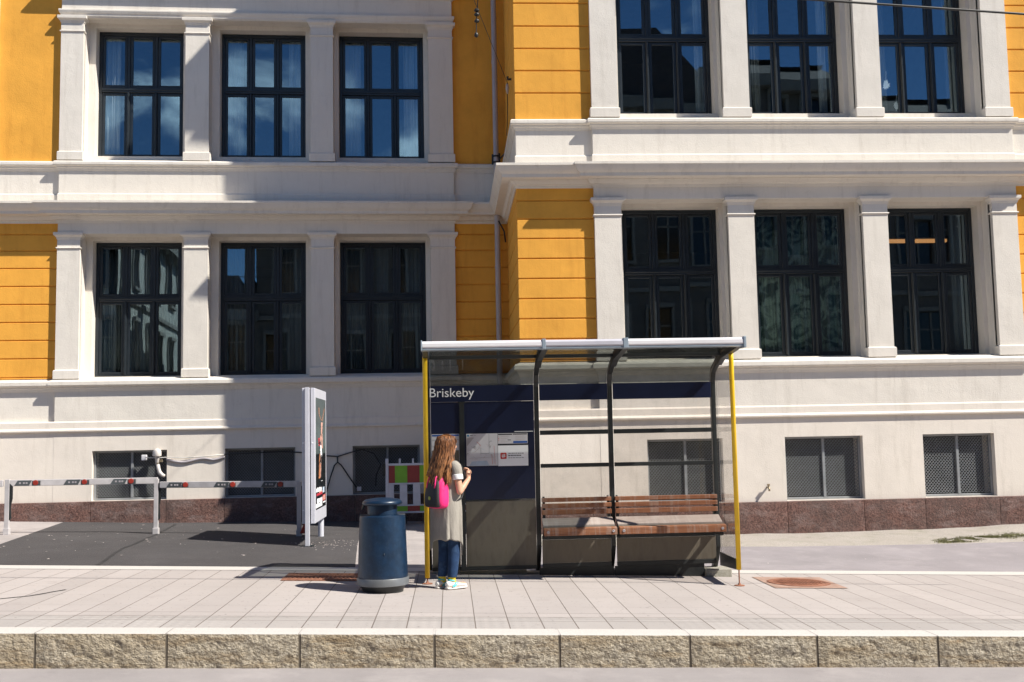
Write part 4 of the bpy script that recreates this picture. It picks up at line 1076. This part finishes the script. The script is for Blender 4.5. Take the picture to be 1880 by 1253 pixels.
# paper cut-outs hung in the right upper window
def cutout(cx, z, h, label, seed):
    r = random.Random(seed); m = MB(); yb = 17.5+.455+.0; n = 26; V = []
    for i in range(n):
        a = 2*pi*i/n; rad = h*(.5 if i % 2 else .34)*(1+.25*r.uniform(-1, 1)); V.append((cx+rad*.62*cos(a), z+rad*sin(a)))
    m.prism(V, 1, 18.062, 18.066); m.tube([(cx+.0, 18.064, z+h*.4), (cx+.01, 18.064, z+h*1.25)], .0035, 5)
    tag(m.build('paper_decoration', 'white'), label, 'paper decoration', 'white paper decorations in the window')
cutout(7.80, 7.70, .20, 'white paper star hung high in the right upper window', 2); cutout(7.965, 7.32, .17, 'white paper figure low in the right upper window', 8)
# ceiling lamps in the room behind the right lower window
M['lamp'] = newmat('lamp_tube')[0]; bb = M['lamp'].node_tree.nodes['Principled BSDF']; bb.inputs['Emission Color'].default_value = (1, .42, .13, 1); bb.inputs['Emission Strength'].default_value = .55
lm = thing('ceiling_lamp', (8.6, 19.5, 5.3), 'orange glowing ceiling lamp seen through the right lower window', 'lamp')
m = MB(); m.box((8.15, 19.3, 5.10), (8.62, 19.4, 5.16)); m.box((8.75, 19.3, 5.10), (9.35, 19.4, 5.16)); m.build('lamp_tube', 'lamp', lm, bevel=.01)
m = MB(); m.box((8.1, 19.28, 5.165), (9.4, 19.42, 5.20)); m.tube([(8.4, 19.35, 5.2), (8.4, 19.35, 5.75)], .01, 6); m.tube([(9.1, 19.35, 5.2), (9.1, 19.35, 5.75)], .01, 6); m.build('lamp_housing', 'darkmetal', lm)

# ------------------------------------------------------------------ loose stuff on the ground
r = random.Random(11); m = MB()
def chip(x, y, s, dz=.006):
    z = ground(x, y)+dz; a = r.uniform(0, 6.3); n = r.randint(3, 5); P = [(x+s*cos(a+6.28*k/n)*r.uniform(.5, 1), y+s*1.3*sin(a+6.28*k/n)*r.uniform(.5, 1), z+r.uniform(.002, .008)) for k in range(n)]
    m.quad(P)
for _ in range(130): chip(r.uniform(-8, -1.7), r.choice([r.gauss(16.9, .8), r.uniform(14.2, 19.8)]), r.choice([.008, .012, .018, .03]))
for _ in range(120): chip(r.gauss(-1.75, .3), r.gauss(16.3, .45), r.choice([.008, .011, .016]))
for _ in range(60): chip(r.uniform(2, 9), r.choice([r.gauss(15.9, .12), r.uniform(13.8, 15.8)]), r.choice([.006, .01, .014]))
for _ in range(60): chip(r.uniform(-6, 8), r.uniform(9.5, 13.2), r.choice([.004, .006, .009]), .002)
o = m.build('litter_chips', 'chips'); tag(o, 'small pale chips and leaf litter scattered on the asphalt', 'litter', None, 'stuff')
m = MB()
for _ in range(7000):
    u = r.random(); x = 7.40+1.5*u+r.gauss(0, .05); yy = 16.04+.40*u+r.gauss(0, .10)*(.8+.4*sin(u*9))
    if yy < 15.98 or yy > 16.8 or mnoise.noise(Vector((x*5, yy*9, 3))) < -.12: continue
    z = gz(x, yy); h = r.uniform(.008, .03); a = r.uniform(0, 6.3); w = .005; lx, ly = r.gauss(0, .018), r.gauss(0, .018)
    m.quad([(x-w*cos(a), yy-w*sin(a), z), (x+w*cos(a), yy+w*sin(a), z), (x+lx, yy+ly, z+h)])
o = m.build('grass', 'grass', normals=False); tag(o, 'short green grass growing in the gravel strip at the right', 'grass', None, 'stuff')

# ------------------------------------------------------------------ houses across the street, seen in the window glass
def house(name, x0, x1, y0, y1, h, label, gable=False, floors=4, n=6, wm='housewall', sideface=None):
    b = thing(name, ((x0+x1)/2, (y0+y1)/2, -1), label, 'building')
    m = MB(); win = MB(); trim = MB()
    fl = h/floors
    def face(fr, L):
        hs = []
        for f in range(floors):
            for i in range(n):
                c = L*(i+.5)/n; w = min(.6, L/n*.27); z = f*fl+fl*.28
                hs.append((c-w, c+w, z, z+fl*.55))
                trim.box((c-w-.12, .02, z-.15), (c+w+.12, .16, z-.02), fr); trim.box((c-w-.12, .02, z+fl*.55+.02), (c+w+.12, .2, z+fl*.55+.2), fr)
                for s in (-1, 1): trim.box((c+s*(w+.02) if s > 0 else c-w-.14, .02, z-.02), (c+w+.14 if s > 0 else c-w-.02, .08, z+fl*.55+.02), fr)
                win.box((c-w+.02, -.18, z+.02), (c+w-.02, -.15, z+fl*.55-.02), fr); trim.box((c-.04, -.15, z), (c+.04, -.10, z+fl*.55), fr); trim.box((c-w, -.15, z+fl*.35), (c+w, -.10, z+fl*.35+.07), fr)
            trim.box((0, .01, f*fl+.02), (L, .13, f*fl+.22), fr)
        m.holes(0, L, -1.5, h, 0, -.3, hs, fr)
        trim.box((-.3, -.3, h-.5), (L+.3, .55, h), fr)
    face(lambda t, o, z: (x1-t, y1+o, z-.5), x1-x0)
    face(lambda t, o, z: (x1+o, y0+t, z-.5), y1-y0)
    m.box((x0, y0, -1.5), (x1-.32, y1-.32, h-.6))
    m.build('wall', wm, b); win.build('window', 'houseglass', b); trim.build('window_trim', 'housetrim', b)
    rf = MB()
    if gable:
        c = (x0+x1)/2; rf.prism([(x0-.3, h-.5), (x1+.3, h-.5), (c+1.2, h+gable), (c-1.2, h+gable)], 1, y0, y1+.3)
    else: rf.prism([(y0-.3, h-.5), (y1+.4, h-.5), (y1-3, h+1.2), (y0+3, h+1.2)], 0, x0-.3, x1+.3)
    q = rf.build('roof', 'roof', b)
    ch = MB(); ch.box(((x0+x1)/2-2, (y0+y1)/2-.5, h), ((x0+x1)/2-1, (y0+y1)/2+.5, h+2.4)); ch.build('chimney', 'housewall', q)
house('apartment_house', 4.6, 12.2, -14, -8.5, 16.3, 'tall gabled house across the street, mirrored in the upper window beside the yellow corner', 2.8, 4, 4)
house('apartment_house', 12.3, 17.0, -14, -8.5, 17.3, 'tallest narrow house across the street, mirrored in the middle right hand windows', False, 4, 3)
house('apartment_house', 17.1, 36, -14, -8.5, 15.8, 'long house across the street, mirrored in the rightmost windows', False, 4, 8)
house('apartment_house', -6.8, 4.5, -16, -8.5, 11.6, 'plain house across the street, mirrored in the shaded lower windows', False, 3, 4)
house('apartment_house', -9.6, -6.9, -16, -8.5, 8.2, 'small low house across the street, mirrored below the blue sky', 1.0, 2, 2)
house('apartment_house', -30, -12.3, -36, -8.5, 12.5, 'sunlit corner house down the side street, mirrored in the leftmost lower window', False, 3, 9, 'palehouse')
# ------------------------------------------------------------------ the waiting person
M['skin'] = simple('skin', (.60, .33, .22), .5, 0, .08, 8)
M['eye'] = simple('eye_white', (.7, .7, .7), .2); M['iris'] = simple('iris', (.05, .035, .02), .2); M['lips'] = simple('lips', (.48, .17, .14), .45)
M['jeans'] = simple('denim', (.016, .042, .105), .85, 0, .3, 10, .0012, 120, .3, (1, 1, 1), (.16, .28, .44), .4, 4)
M['vest'] = simple('grey_knit', (.32, .295, .26), .95, 0, .12, 8, .02, 9, .2, (1, 1, .35))
M['shirt'] = simple('dark_shirt', (.03, .03, .032), .9, 0, .2)
M['cuff'] = simple('white_cuff', (.75, .74, .73), .8)
M['shoe'] = simple('white_leather', (.78, .77, .74), .5, 0, .05); M['teal'] = simple('teal_trim', (.10, .50, .52), .6); M['sole'] = simple('shoe_sole', (.70, .66, .62), .6)
M['sock'] = simple('yellow_sock', (.62, .48, .04), .9)
M['pack'] = simple('pink_nylon', (.78, .022, .17), .55, 0, .2, 9, .012, 13, .4, (1, 1, .4)); M['packdark'] = simple('black_nylon', (.02, .018, .02), .6, 0, .2)
M['badge'] = simple('olive_badge', (.30, .33, .06), .6)
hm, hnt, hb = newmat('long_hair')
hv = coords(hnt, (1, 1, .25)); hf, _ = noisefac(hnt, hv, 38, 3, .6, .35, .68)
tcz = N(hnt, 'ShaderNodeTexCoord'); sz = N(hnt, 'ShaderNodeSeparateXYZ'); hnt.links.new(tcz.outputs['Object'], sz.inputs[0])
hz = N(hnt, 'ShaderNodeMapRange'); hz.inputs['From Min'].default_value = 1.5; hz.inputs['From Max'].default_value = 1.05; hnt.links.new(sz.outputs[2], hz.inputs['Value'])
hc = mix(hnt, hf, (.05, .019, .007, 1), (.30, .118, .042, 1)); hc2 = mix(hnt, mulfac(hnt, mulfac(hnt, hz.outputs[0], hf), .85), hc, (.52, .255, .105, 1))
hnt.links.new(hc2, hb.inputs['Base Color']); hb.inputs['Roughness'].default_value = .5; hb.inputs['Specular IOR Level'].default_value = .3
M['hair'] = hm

PO = Vector((-.035, 11.80, SL*-.035)); FA = radians(38)
PF, PRt = Vector((cos(FA), sin(FA), 0)), Vector((sin(FA), -cos(FA), 0))
def pw(a, b, z): return PO+PF*a+PRt*b+Vector((0, 0, z))
per = thing('person', tuple(PO), 'person seen from behind, long brown hair, grey vest, jeans and white trainers, reading the timetable', 'person')

# body: one closed surface grown over a jointed figure
bm = bmesh.new()
def ell(c, r, seg=20):
    res = bmesh.ops.create_uvsphere(bm, u_segments=seg, v_segments=max(8, seg//2), radius=1)
    for v in res['verts']: v.co = pw(c[0]+v.co.x*r[0], c[1]+v.co.y*r[1], c[2]+v.co.z*r[2])
def limb(pts, rs, n=12):
    P = [pw(*p) for p in pts]
    Q, Rr = [], []
    for i in range(len(P)-1):
        for k in range(6): Q.append(P[i].lerp(P[i+1], k/6)); Rr.append(rs[i]+(rs[i+1]-rs[i])*k/6)
    Q.append(P[-1]); Rr.append(rs[-1])
    t = MB(); t.tube(Q, Rr, n); vs = [bm.verts.new(p) for p in t.v]
    for f in t.f:
        try: bm.faces.new([vs[i] for i in f])
        except ValueError: pass
    for p, r_ in ((Q[0], Rr[0]), (Q[-1], Rr[-1])):
        res = bmesh.ops.create_uvsphere(bm, u_segments=n, v_segments=8, radius=r_*.99)
        for v in res['verts']: v.co += p
ell((.012, 0, 1.545), (.094, .074, .108)); ell((.045, 0, 1.482), (.062, .052, .055)); ell((.082, 0, 1.448), (.022, .026, .02))
limb([(.108, 0, 1.555), (.124, 0, 1.522)], [.008, .014], 10); ell((.115, 0, 1.517), (.012, .017, .009), 10)
ell((.075, .03, 1.505), (.025, .02, .02), 12); ell((.075, -.03, 1.505), (.025, .02, .02), 12)
for s in (-1, 1): ell((.0, s*.076, 1.535), (.02, .010, .03), 12)
ell((.088, 0, 1.487), (.022, .024, .008), 12); ell((.086, 0, 1.476), (.022, .02, .008), 12)
limb([(-.012, 0, 1.33), (.004, 0, 1.47)], [.056, .050], 16)
limb([(-.01, -.14, 1.318), (-.012, 0, 1.345), (-.01, .14, 1.318)], [.048, .055, .048])
ell((0, 0, 1.22), (.098, .148, .15), 24); ell((.03, .06, 1.20), (.08, .07, .07)); ell((.03, -.06, 1.20), (.08, .07, .07)); ell((0, 0, 1.04), (.085, .122, .16), 24); ell((-.012, 0, .89), (.105, .158, .12), 24); ell((-.06, .06, .86), (.075, .08, .085)); ell((-.06, -.06, .86), (.075, .08, .085))
for s in (-1, 1):
    k = .012*s
    limb([(0, s*.066, .86), (.018+k, s*.066, .47), (.0+k*1.2, s*.064, .25), (-.02+k*1.3, s*.063, .085)], [.082, .054, .05, .036])
    limb([(-.05+k*1.3, s*.066, .04), (.13+k*1.3, s*.075, .032)], [.036, .034])
# arms bent, hands at the straps of the backpack
def arm(s, elbow, wrist, hand):
    limb([(-.008, s*.165, 1.305), (elbow[0]*.5-.008, s*(.165+abs(elbow[1]))/2*1.02, 1.18), elbow], [.047, .041, .034])
    limb([elbow, tuple((e*.6+w*.4) for e, w in zip(elbow, wrist)), wrist], [.034, .034, .024])
    W_, H_ = Vector(wrist), Vector(hand); d = (H_-W_).normalized()
    limb([wrist, tuple(W_+d*.05), tuple(W_+d*.085)], [.024, .029, .026])
    side = Vector((.25, -s*.3, .9)); side = (side-d*side.dot(d)).normalized(); cu = d.cross(side).normalized()*s
    for i, (L, o_) in enumerate(((.062, -.024), (.072, -.008), (.068, .008), (.052, .023))):
        p0 = W_+d*.085+side*o_; p1 = p0+d*L*.42+cu*.006; p2 = p1+d*L*.2-Vector((.35, 0, 0))*L*.5*1+cu*L*.25; p3 = p2-d*L*.08-Vector((.6, 0, 0))*L*.45
        limb([tuple(p0), tuple(p1), tuple(p2), tuple(p3)], [.0085, .0082, .0076, .0068], 8)
    t0 = W_+d*.035+side*.026; limb([tuple(t0), tuple(t0+side*.026+d*.02), tuple(t0+side*.034+d*.045-Vector((.012, 0, 0)))], [.011, .0095, .008], 8)
arm(1, (-.005, .222, 1.045), (.165, .165, 1.175), (.19, .125, 1.26)); arm(-1, (-.005, -.222, 1.045), (.165, -.165, 1.175), (.19, -.125, 1.26))
me = bpy.data.meshes.new('body'); off = Vector(per.location)
for v in bm.verts: v.co -= off
bmesh.ops.recalc_face_normals(bm, faces=bm.faces); bm.to_mesh(me); bm.free()
body = bpy.data.objects.new('body', me); COL.objects.link(body)
rm = body.modifiers.new('Remesh', 'REMESH'); rm.mode = 'VOXEL'; rm.voxel_size = .0062; rm.use_smooth_shade = True
sm = body.modifiers.new('Smooth', 'SMOOTH'); sm.iterations = 5; sm.factor = .5
bpy.context.view_layer.update()
me2 = bpy.data.meshes.new_from_object(body.evaluated_get(bpy.context.evaluated_depsgraph_get()))
body.modifiers.clear(); body.data = me2; body.parent = per; me2.materials.clear(); me2.materials.append(M['skin'])
for p in me2.polygons: p.use_smooth = True
m = MB()
for s in (-1, 1):
    for k, rr_, da in ((0, .0115, 0), (1, .0055, .0085)):
        n0 = len(m.v); m.k = k; m.lathe([(.002, -rr_), (rr_*.7, -rr_*.7), (rr_, 0), (rr_*.7, rr_*.7), (.002, rr_)], (0, 0, 0), 12)
        for i in range(n0, len(m.v)): q = m.v[i]; m.v[i] = tuple(pw(.087+da+q[0], s*.03+q[1], 1.545+q[2]))
m.build('eyes', ['eye', 'iris'], per, smooth=True)

def ringmesh(name, mat, rings, closed=True, thick=0, sub=1, cap=False, parent=None):
    n = len(rings[0]); m = MB(); V = [p for r in rings for p in r]
    c = n if closed else n-1
    F = [(i*n+j, i*n+(j+1) % n, (i+1)*n+(j+1) % n, (i+1)*n+j) for i in range(len(rings)-1) for j in range(c)]
    if cap: F += [tuple(range(n-1, -1, -1)), tuple(range((len(rings)-1)*n, len(rings)*n))]
    m.add(V, F); o = m.build(name, mat, parent or per, smooth=True)
    if thick: s = o.modifiers.new('Solidify', 'SOLIDIFY'); s.thickness = thick; s.offset = 0
    if sub: s = o.modifiers.new('Subsurf', 'SUBSURF'); s.levels = s.render_levels = sub
    return o
def ering(ca, cb, z, ra, rb, n=28, fold=0, ph=0, kf=6, t0=0, t1=2*pi, zf=None, sq=1):
    out = []
    closed = abs(t1-t0-2*pi) < 1e-6
    for i in range(n):
        t = t0+(t1-t0)*i/(n if closed else n-1); w = 1+fold*(sin(kf*t+ph)+.5*sin(kf*1.7*t+2*ph+1)); c, s_ = cos(t), sin(t)
        out.append(tuple(pw(ca+ra*w*abs(c)**sq*(1 if c > 0 else -1), cb+rb*w*abs(s_)**sq*(1 if s_ > 0 else -1), z+(zf(t) if zf else 0))))
    return out
ringmesh('shirt', 'shirt', [ering(0, 0, z, a, b) for z, a, b in ((.80, .118, .160), (.88, .116, .160), (1.0, .106, .144), (1.1, .106, .146), (1.2, .125, .165), (1.29, .108, .172), (1.325, .09, .15), (1.35, .07, .085), (1.37, .062, .07))], cap=False, thick=.003)
# vest: open at the front, longer at its corners
t0, t1 = radians(32), radians(328); R1 = random.Random(4)
hemz = lambda t: -.17*(math.exp(-((t-t0)/.55)**2)+math.exp(-((t-t1)/.55)**2))-.13*math.exp(-((t-radians(215))/.32)**2)+.05+.007*sin(7*t)
rings = []
def vring(ca, z, ra, rb, fo, u, sq, n=120):
    out = []
    for i in range(n):
        t = t0+(t1-t0)*i/(n-1); c, s_ = cos(t), sin(t)
        pl = abs(sin(4.3*t+.25*sin(z*5)+.6))**.6-.6+.5*sin(11*t+z*4)*.5
        w = 1+fo*pl
        out.append(tuple(pw(ca+ra*w*abs(c)**sq*(1 if c > 0 else -1), rb*w*abs(s_)**sq*(1 if s_ > 0 else -1), z+hemz(t)*u)))
    return out
for z, ca, a, b, fo, u in ((1.372, 0, .070, .078, 0, 0), (1.345, 0, .086, .112, 0, 0), (1.315, 0, .106, .172, .004, 0), (1.26, -.005, .122, .182, .01, 0), (1.16, -.01, .126, .166, .02, 0), (1.02, -.02, .122, .160, .035, .05), (.88, -.02, .136, .184, .05, .2), (.74, -.02, .136, .170, .09, .45), (.60, -.02, .140, .172, .11, .75), (.475, -.02, .142, .174, .12, 1)):
    rings.append(vring(ca, z, a*.97, b*(.985 if z < 1.2 else 1), fo, u, .68 if z < 1.3 else .9))
ringmesh('vest', 'vest', rings, closed=False, thick=.005)
def armtube(name, mat, pts, rs, n=16, thick=.003):
    m = MB(); m.tube([pw(*p) for p in pts], rs, n, caps=False); o = m.build(name, mat, per, smooth=True)
    s = o.modifiers.new('Solidify', 'SOLIDIFY'); s.thickness = thick; s = o.modifiers.new('Subsurf', 'SUBSURF'); s.levels = s.render_levels = 1
    return o
for s in (1, -1):
    armtube('sleeve', 'vest', [(-.008, s*.12, 1.325), (-.008, s*.165, 1.312), (-.01, s*.185, 1.265), (-.01, s*.194, 1.215)], [.062, .066, .060, .057])
    armtube('cuff', 'cuff', [(-.01, s*.192, 1.232), (-.011, s*.198, 1.185), (-.011, s*.20, 1.172)], [.060, .061, .058])
# jeans: two tapering legs joined at the hips
ringmesh('jeans_hip', 'jeans', [ering(-.012, 0, z, a, b) for z, a, b in ((.80, .112, .150), (.86, .116, .156), (.90, .112, .150), (.93, .10, .14))], cap=False, thick=.004)
for s in (-1, 1):
    k = .012*s; ax = lambda z: interp(z, [.085, .25, .47, .86], [-.02+k*1.3, 0+k*1.2, .018+k, 0])
    zs = [.855, .80, .72, .62, .52, .46, .40, .33, .26, .20, .165, .145, .13]
    rings = []
    for i, z in enumerate(zs):
        r_ = interp(z, [.13, .20, .3, .46, .62, .85], [.050, .052, .059, .066, .082, .096]); f = .012 if z > .3 else .045
        rings.append(ering(ax(z), s*.066, z, r_*1.04, r_, 24, f, z*60, 3))
    ringmesh('jeans_leg', 'jeans', rings, cap=False, thick=.004)
    armtube('sock', 'sock', [(-.02+k*1.3, s*.064, .155), (-.022+k*1.3, s*.064, .10), (-.012+k*1.3, s*.066, .07)], [.042, .041, .043])
    # trainer
    h0 = -.105+k*1.3; rings = []; sole = []
    prof = [(0, .018, .062, .012), (.012, .034, .085, 0), (.05, .040, .098, 0), (.09, .041, .094, 0), (.13, .043, .078, 0), (.175, .048, .062, 0), (.215, .048, .054, 0), (.245, .040, .047, .003), (.262, .022, .036, .008), (.268, .008, .026, .012)]
    for d, w, h, zl in prof:
        rg = []
        for i in range(16):
            t = 2*pi*i/16; cz_ = max(-1, min(1, sin(t))); zz = .022+zl+(h-.022)*(.5+.5*cz_)**.85; ww = w*(abs(cos(t))**.7)*(1 if cos(t) > 0 else -1)*(1-.25*max(0, sin(t))); rg.append(tuple(pw(h0+d, s*.068+ww+s*.012*(d/.27), zz)))
        rings.append(rg); sg = []
        for i in range(16):
            t = 2*pi*i/16; sg.append(tuple(pw(h0+d*1.02-.003, s*.068+(w+.005)*(abs(cos(t))**.6)*(1 if cos(t) > 0 else -1)+s*.012*(d/.27), .013+.013*sin(t)+zl*.6)))
        sole.append(sg)
    o = ringmesh('trainer', 'shoe', rings, cap=True); q = ringmesh('sole', 'sole', sole, cap=True, parent=o)
    m = MB()
    for d0, d1, z in ((.05, .10, .058), (.075, .125, .052)):
        for sd in (-1, 1):
            P = [pw(h0+d0, s*.068+sd*.041+s*.004, .03), pw(h0+d0+.02, s*.068+sd*.041+s*.004, .03), pw(h0+d1+.02, s*.068+sd*.034+s*.005, z+.02), pw(h0+d1, s*.068+sd*.034+s*.005, z+.02)]
            c = sum(P, Vector())/4; out = (PRt*sd)*.0045; V = [p+out for p in P]+[p-out*.6 for p in P]
            m.add(V, [(0, 1, 2, 3), (7, 6, 5, 4), (0, 4, 5, 1), (1, 5, 6, 2), (2, 6, 7, 3), (3, 7, 4, 0)])
    m.box((0, 0, 0), (.001, .001, .001)) if False else None
    m.build('trim', 'teal', o)
    armtube('shoe_collar', 'teal', [(h0+.075, s*.066, .088), (h0+.078, s*.066, .104)], [.046, .042])
# hair: a full mass with many separate locks over it
R2 = random.Random(9)
rings = []
for z, ca, cb, a, b in ((1.664, -.005, 0, .022, .02), (1.655, -.008, 0, .055, .045), (1.63, -.01, 0, .086, .070), (1.585, -.014, 0, .104, .088), (1.535, -.026, 0, .100, .094), (1.48, -.050, 0, .084, .094), (1.42, -.08, .004, .066, .100), (1.35, -.118, .008, .052, .108), (1.30, -.145, .012, .045, .106), (1.25, -.166, .03, .042, .09), (1.18, -.178, .07, .032, .055), (1.10, -.185, .09, .014, .03)):
    rings.append(ering(ca, cb, z, a, b, 40, .03, z*3, 9))
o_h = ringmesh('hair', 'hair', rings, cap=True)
# face opening: keep hair behind the brow
hm_ = o_h.data
for v in hm_.vertices:
    w = v.co+Vector((0, 0, 0)); a = w.dot(PF)
    if a > .058 and v.co.z < 1.60: v.co -= PF*(a-.058)
m = MB()
for i in range(460):
    ph = radians(R2.uniform(40, 298)); ca_, sa = cos(ph), sin(ph)
    back = max(0, -ca_); sd = sa
    L = R2.gauss(1.115 if sd > .25 else (1.20 if sd > -.1 else 1.265), .03)
    pts = [(-.005+R2.uniform(-.03, .03), R2.uniform(-.012, .012), 1.664)]
    for z, rA, rB, c in ((1.635, .088, .072, -.01), (1.585, .108, .091, -.014), (1.53, .106, .098, -.026), (1.47, .092, .103, -.05), (1.40, .072, .106, -.09), (1.33, .06, .114, -.128), (1.26, .052, .116, -.158), (1.18, .048, .108, -.182)):
        if z < L: break
        j = .006; sc = R2.uniform(.98, 1.06)
        pts.append((c+rA*ca_*sc+R2.gauss(0, j*.5), rB*sd*sc+R2.gauss(0, j), z))
    q = pts[-1]; pts.append((q[0]-.012+R2.gauss(0, .012), q[1]*.92+.012+R2.gauss(0, .012), min(L, q[2]-.04)))
    n = len(pts); r0 = R2.uniform(.0045, .0085)
    m.tube([pw(*p) for p in pts], [r0*.5]+[r0]*(n-2)+[.0012], 5)
# a lock falling forward over the right shoulder
for i in range(70):
    u = R2.random(); L = R2.uniform(1.10, 1.22)
    pts = [(.0+R2.uniform(-.02, .02), .02, 1.662), (.03-.06*u, .075, 1.62), (.03-.07*u, .095, 1.55), (.012-.06*u, .102+R2.gauss(0, .004), 1.47), (-.01-.07*u, .122+R2.gauss(0, .008), 1.39), (-.05-.07*u, .150+R2.gauss(0, .01), 1.31), (-.09-.06*u, .155+R2.gauss(0, .014), L+.05), (-.10-.06*u+R2.gauss(0, .01), .145+R2.gauss(0, .014), L)]
    m.tube([pw(*p) for p in pts], [.003, .006, .007, .007, .0065, .006, .005, .001], 5)
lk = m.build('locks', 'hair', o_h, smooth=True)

# backpack, hanging from the shoulders: a thing of its own
bp = thing('backpack', tuple(pw(-.2, 0, .86)), 'bright pink drawstring backpack with black front worn by the standing person', 'backpack')
def prings(spec, n=28, sq=.6):
    out = []
    for z, ca, a, b, fo in spec:
        rg = []
        for i in range(n):
            t = 2*pi*i/n; c, s_ = cos(t), sin(t); w = 1+fo*(sin(7*t+z*30)+.6*sin(11*t+z*17))
            rg.append(tuple(pw(ca+.062+a*w*abs(c)**sq*(1 if c > 0 else -1), (.03+.95*b*w*abs(s_)**sq*(1 if s_ > 0 else -1)), z+.02)))
        out.append(rg)
    return out
ringmesh('bag', 'pack', prings([(.848, -.222, .05, .10, .0), (.862, -.225, .072, .135, .01), (.90, -.228, .082, .152, .02), (.98, -.226, .084, .152, .03), (1.06, -.22, .078, .142, .04), (1.13, -.212, .068, .128, .06), (1.19, -.204, .055, .108, .09), (1.225, -.20, .040, .085, .12), (1.245, -.20, .048, .095, .12), (1.25, -.20, .03, .06, .1)]), cap=True, parent=bp)
ringmesh('front_pocket', 'packdark', prings([(.862, -.272, .035, .115, .0), (.875, -.282, .045, .128, 0), (.95, -.288, .046, .130, .01), (1.06, -.28, .044, .118, .02), (1.16, -.258, .038, .092, .03), (1.21, -.24, .025, .06, .02)]), cap=True, parent=bp)
m = MB(); n0 = 0; m.lathe([(.02, 0), (.02, .004), (.014, .007), (.002, .007)], (0, 0, 0), 16)
for i, q in enumerate(m.v): m.v[i] = tuple(pw(-.272-q[2], .035+q[0], .985+q[1]))
m.build('badge', 'badge', bp, smooth=True, auto=40)
for s in (1, -1):
    m = MB(); P = [(-.18, s*.09, 1.235), (-.13, s*.115, 1.325), (-.05, s*.125, 1.375), (.03, s*.125, 1.372), (.10, s*.122, 1.32), (.145, s*.125, 1.22), (.135, s*.14, 1.10), (.06, s*.175, .98), (-.06, s*.165, .92), (-.13, s*.12, .895)]
    m.tube([pw(*p) for p in P], [.009]*10, 8); m.build('strap', 'packdark', bp, smooth=True)
    m = MB(); m.tube([pw(-.185, .03+s*.05, 1.235), pw(-.225, .03+s*.06, 1.20), pw(-.243, .03+s*.07, 1.14), pw(-.245, .03+s*.068, 1.09)], [.008, .008, .008, .012], 8); m.build('cord', 'pack', bp, smooth=True)
# ------------------------------------------------------------------ output settings
S.view_settings.view_transform = 'Standard'; S.view_settings.look = 'None'; S.view_settings.gamma = 1; S.view_settings.use_curve_mapping = False
S.view_settings.exposure = EXPOSURE
S.render.engine = 'CYCLES'
S.cycles.max_bounces = 10; S.cycles.transparent_max_bounces = 24; S.cycles.glossy_bounces = 5; S.cycles.diffuse_bounces = 4
S.cycles.use_denoising = True; S.cycles.caustics_reflective = False; S.cycles.caustics_refractive = False; S.cycles.sample_clamp_indirect = 6
S.render.resolution_x = 1024; S.render.resolution_y = 682
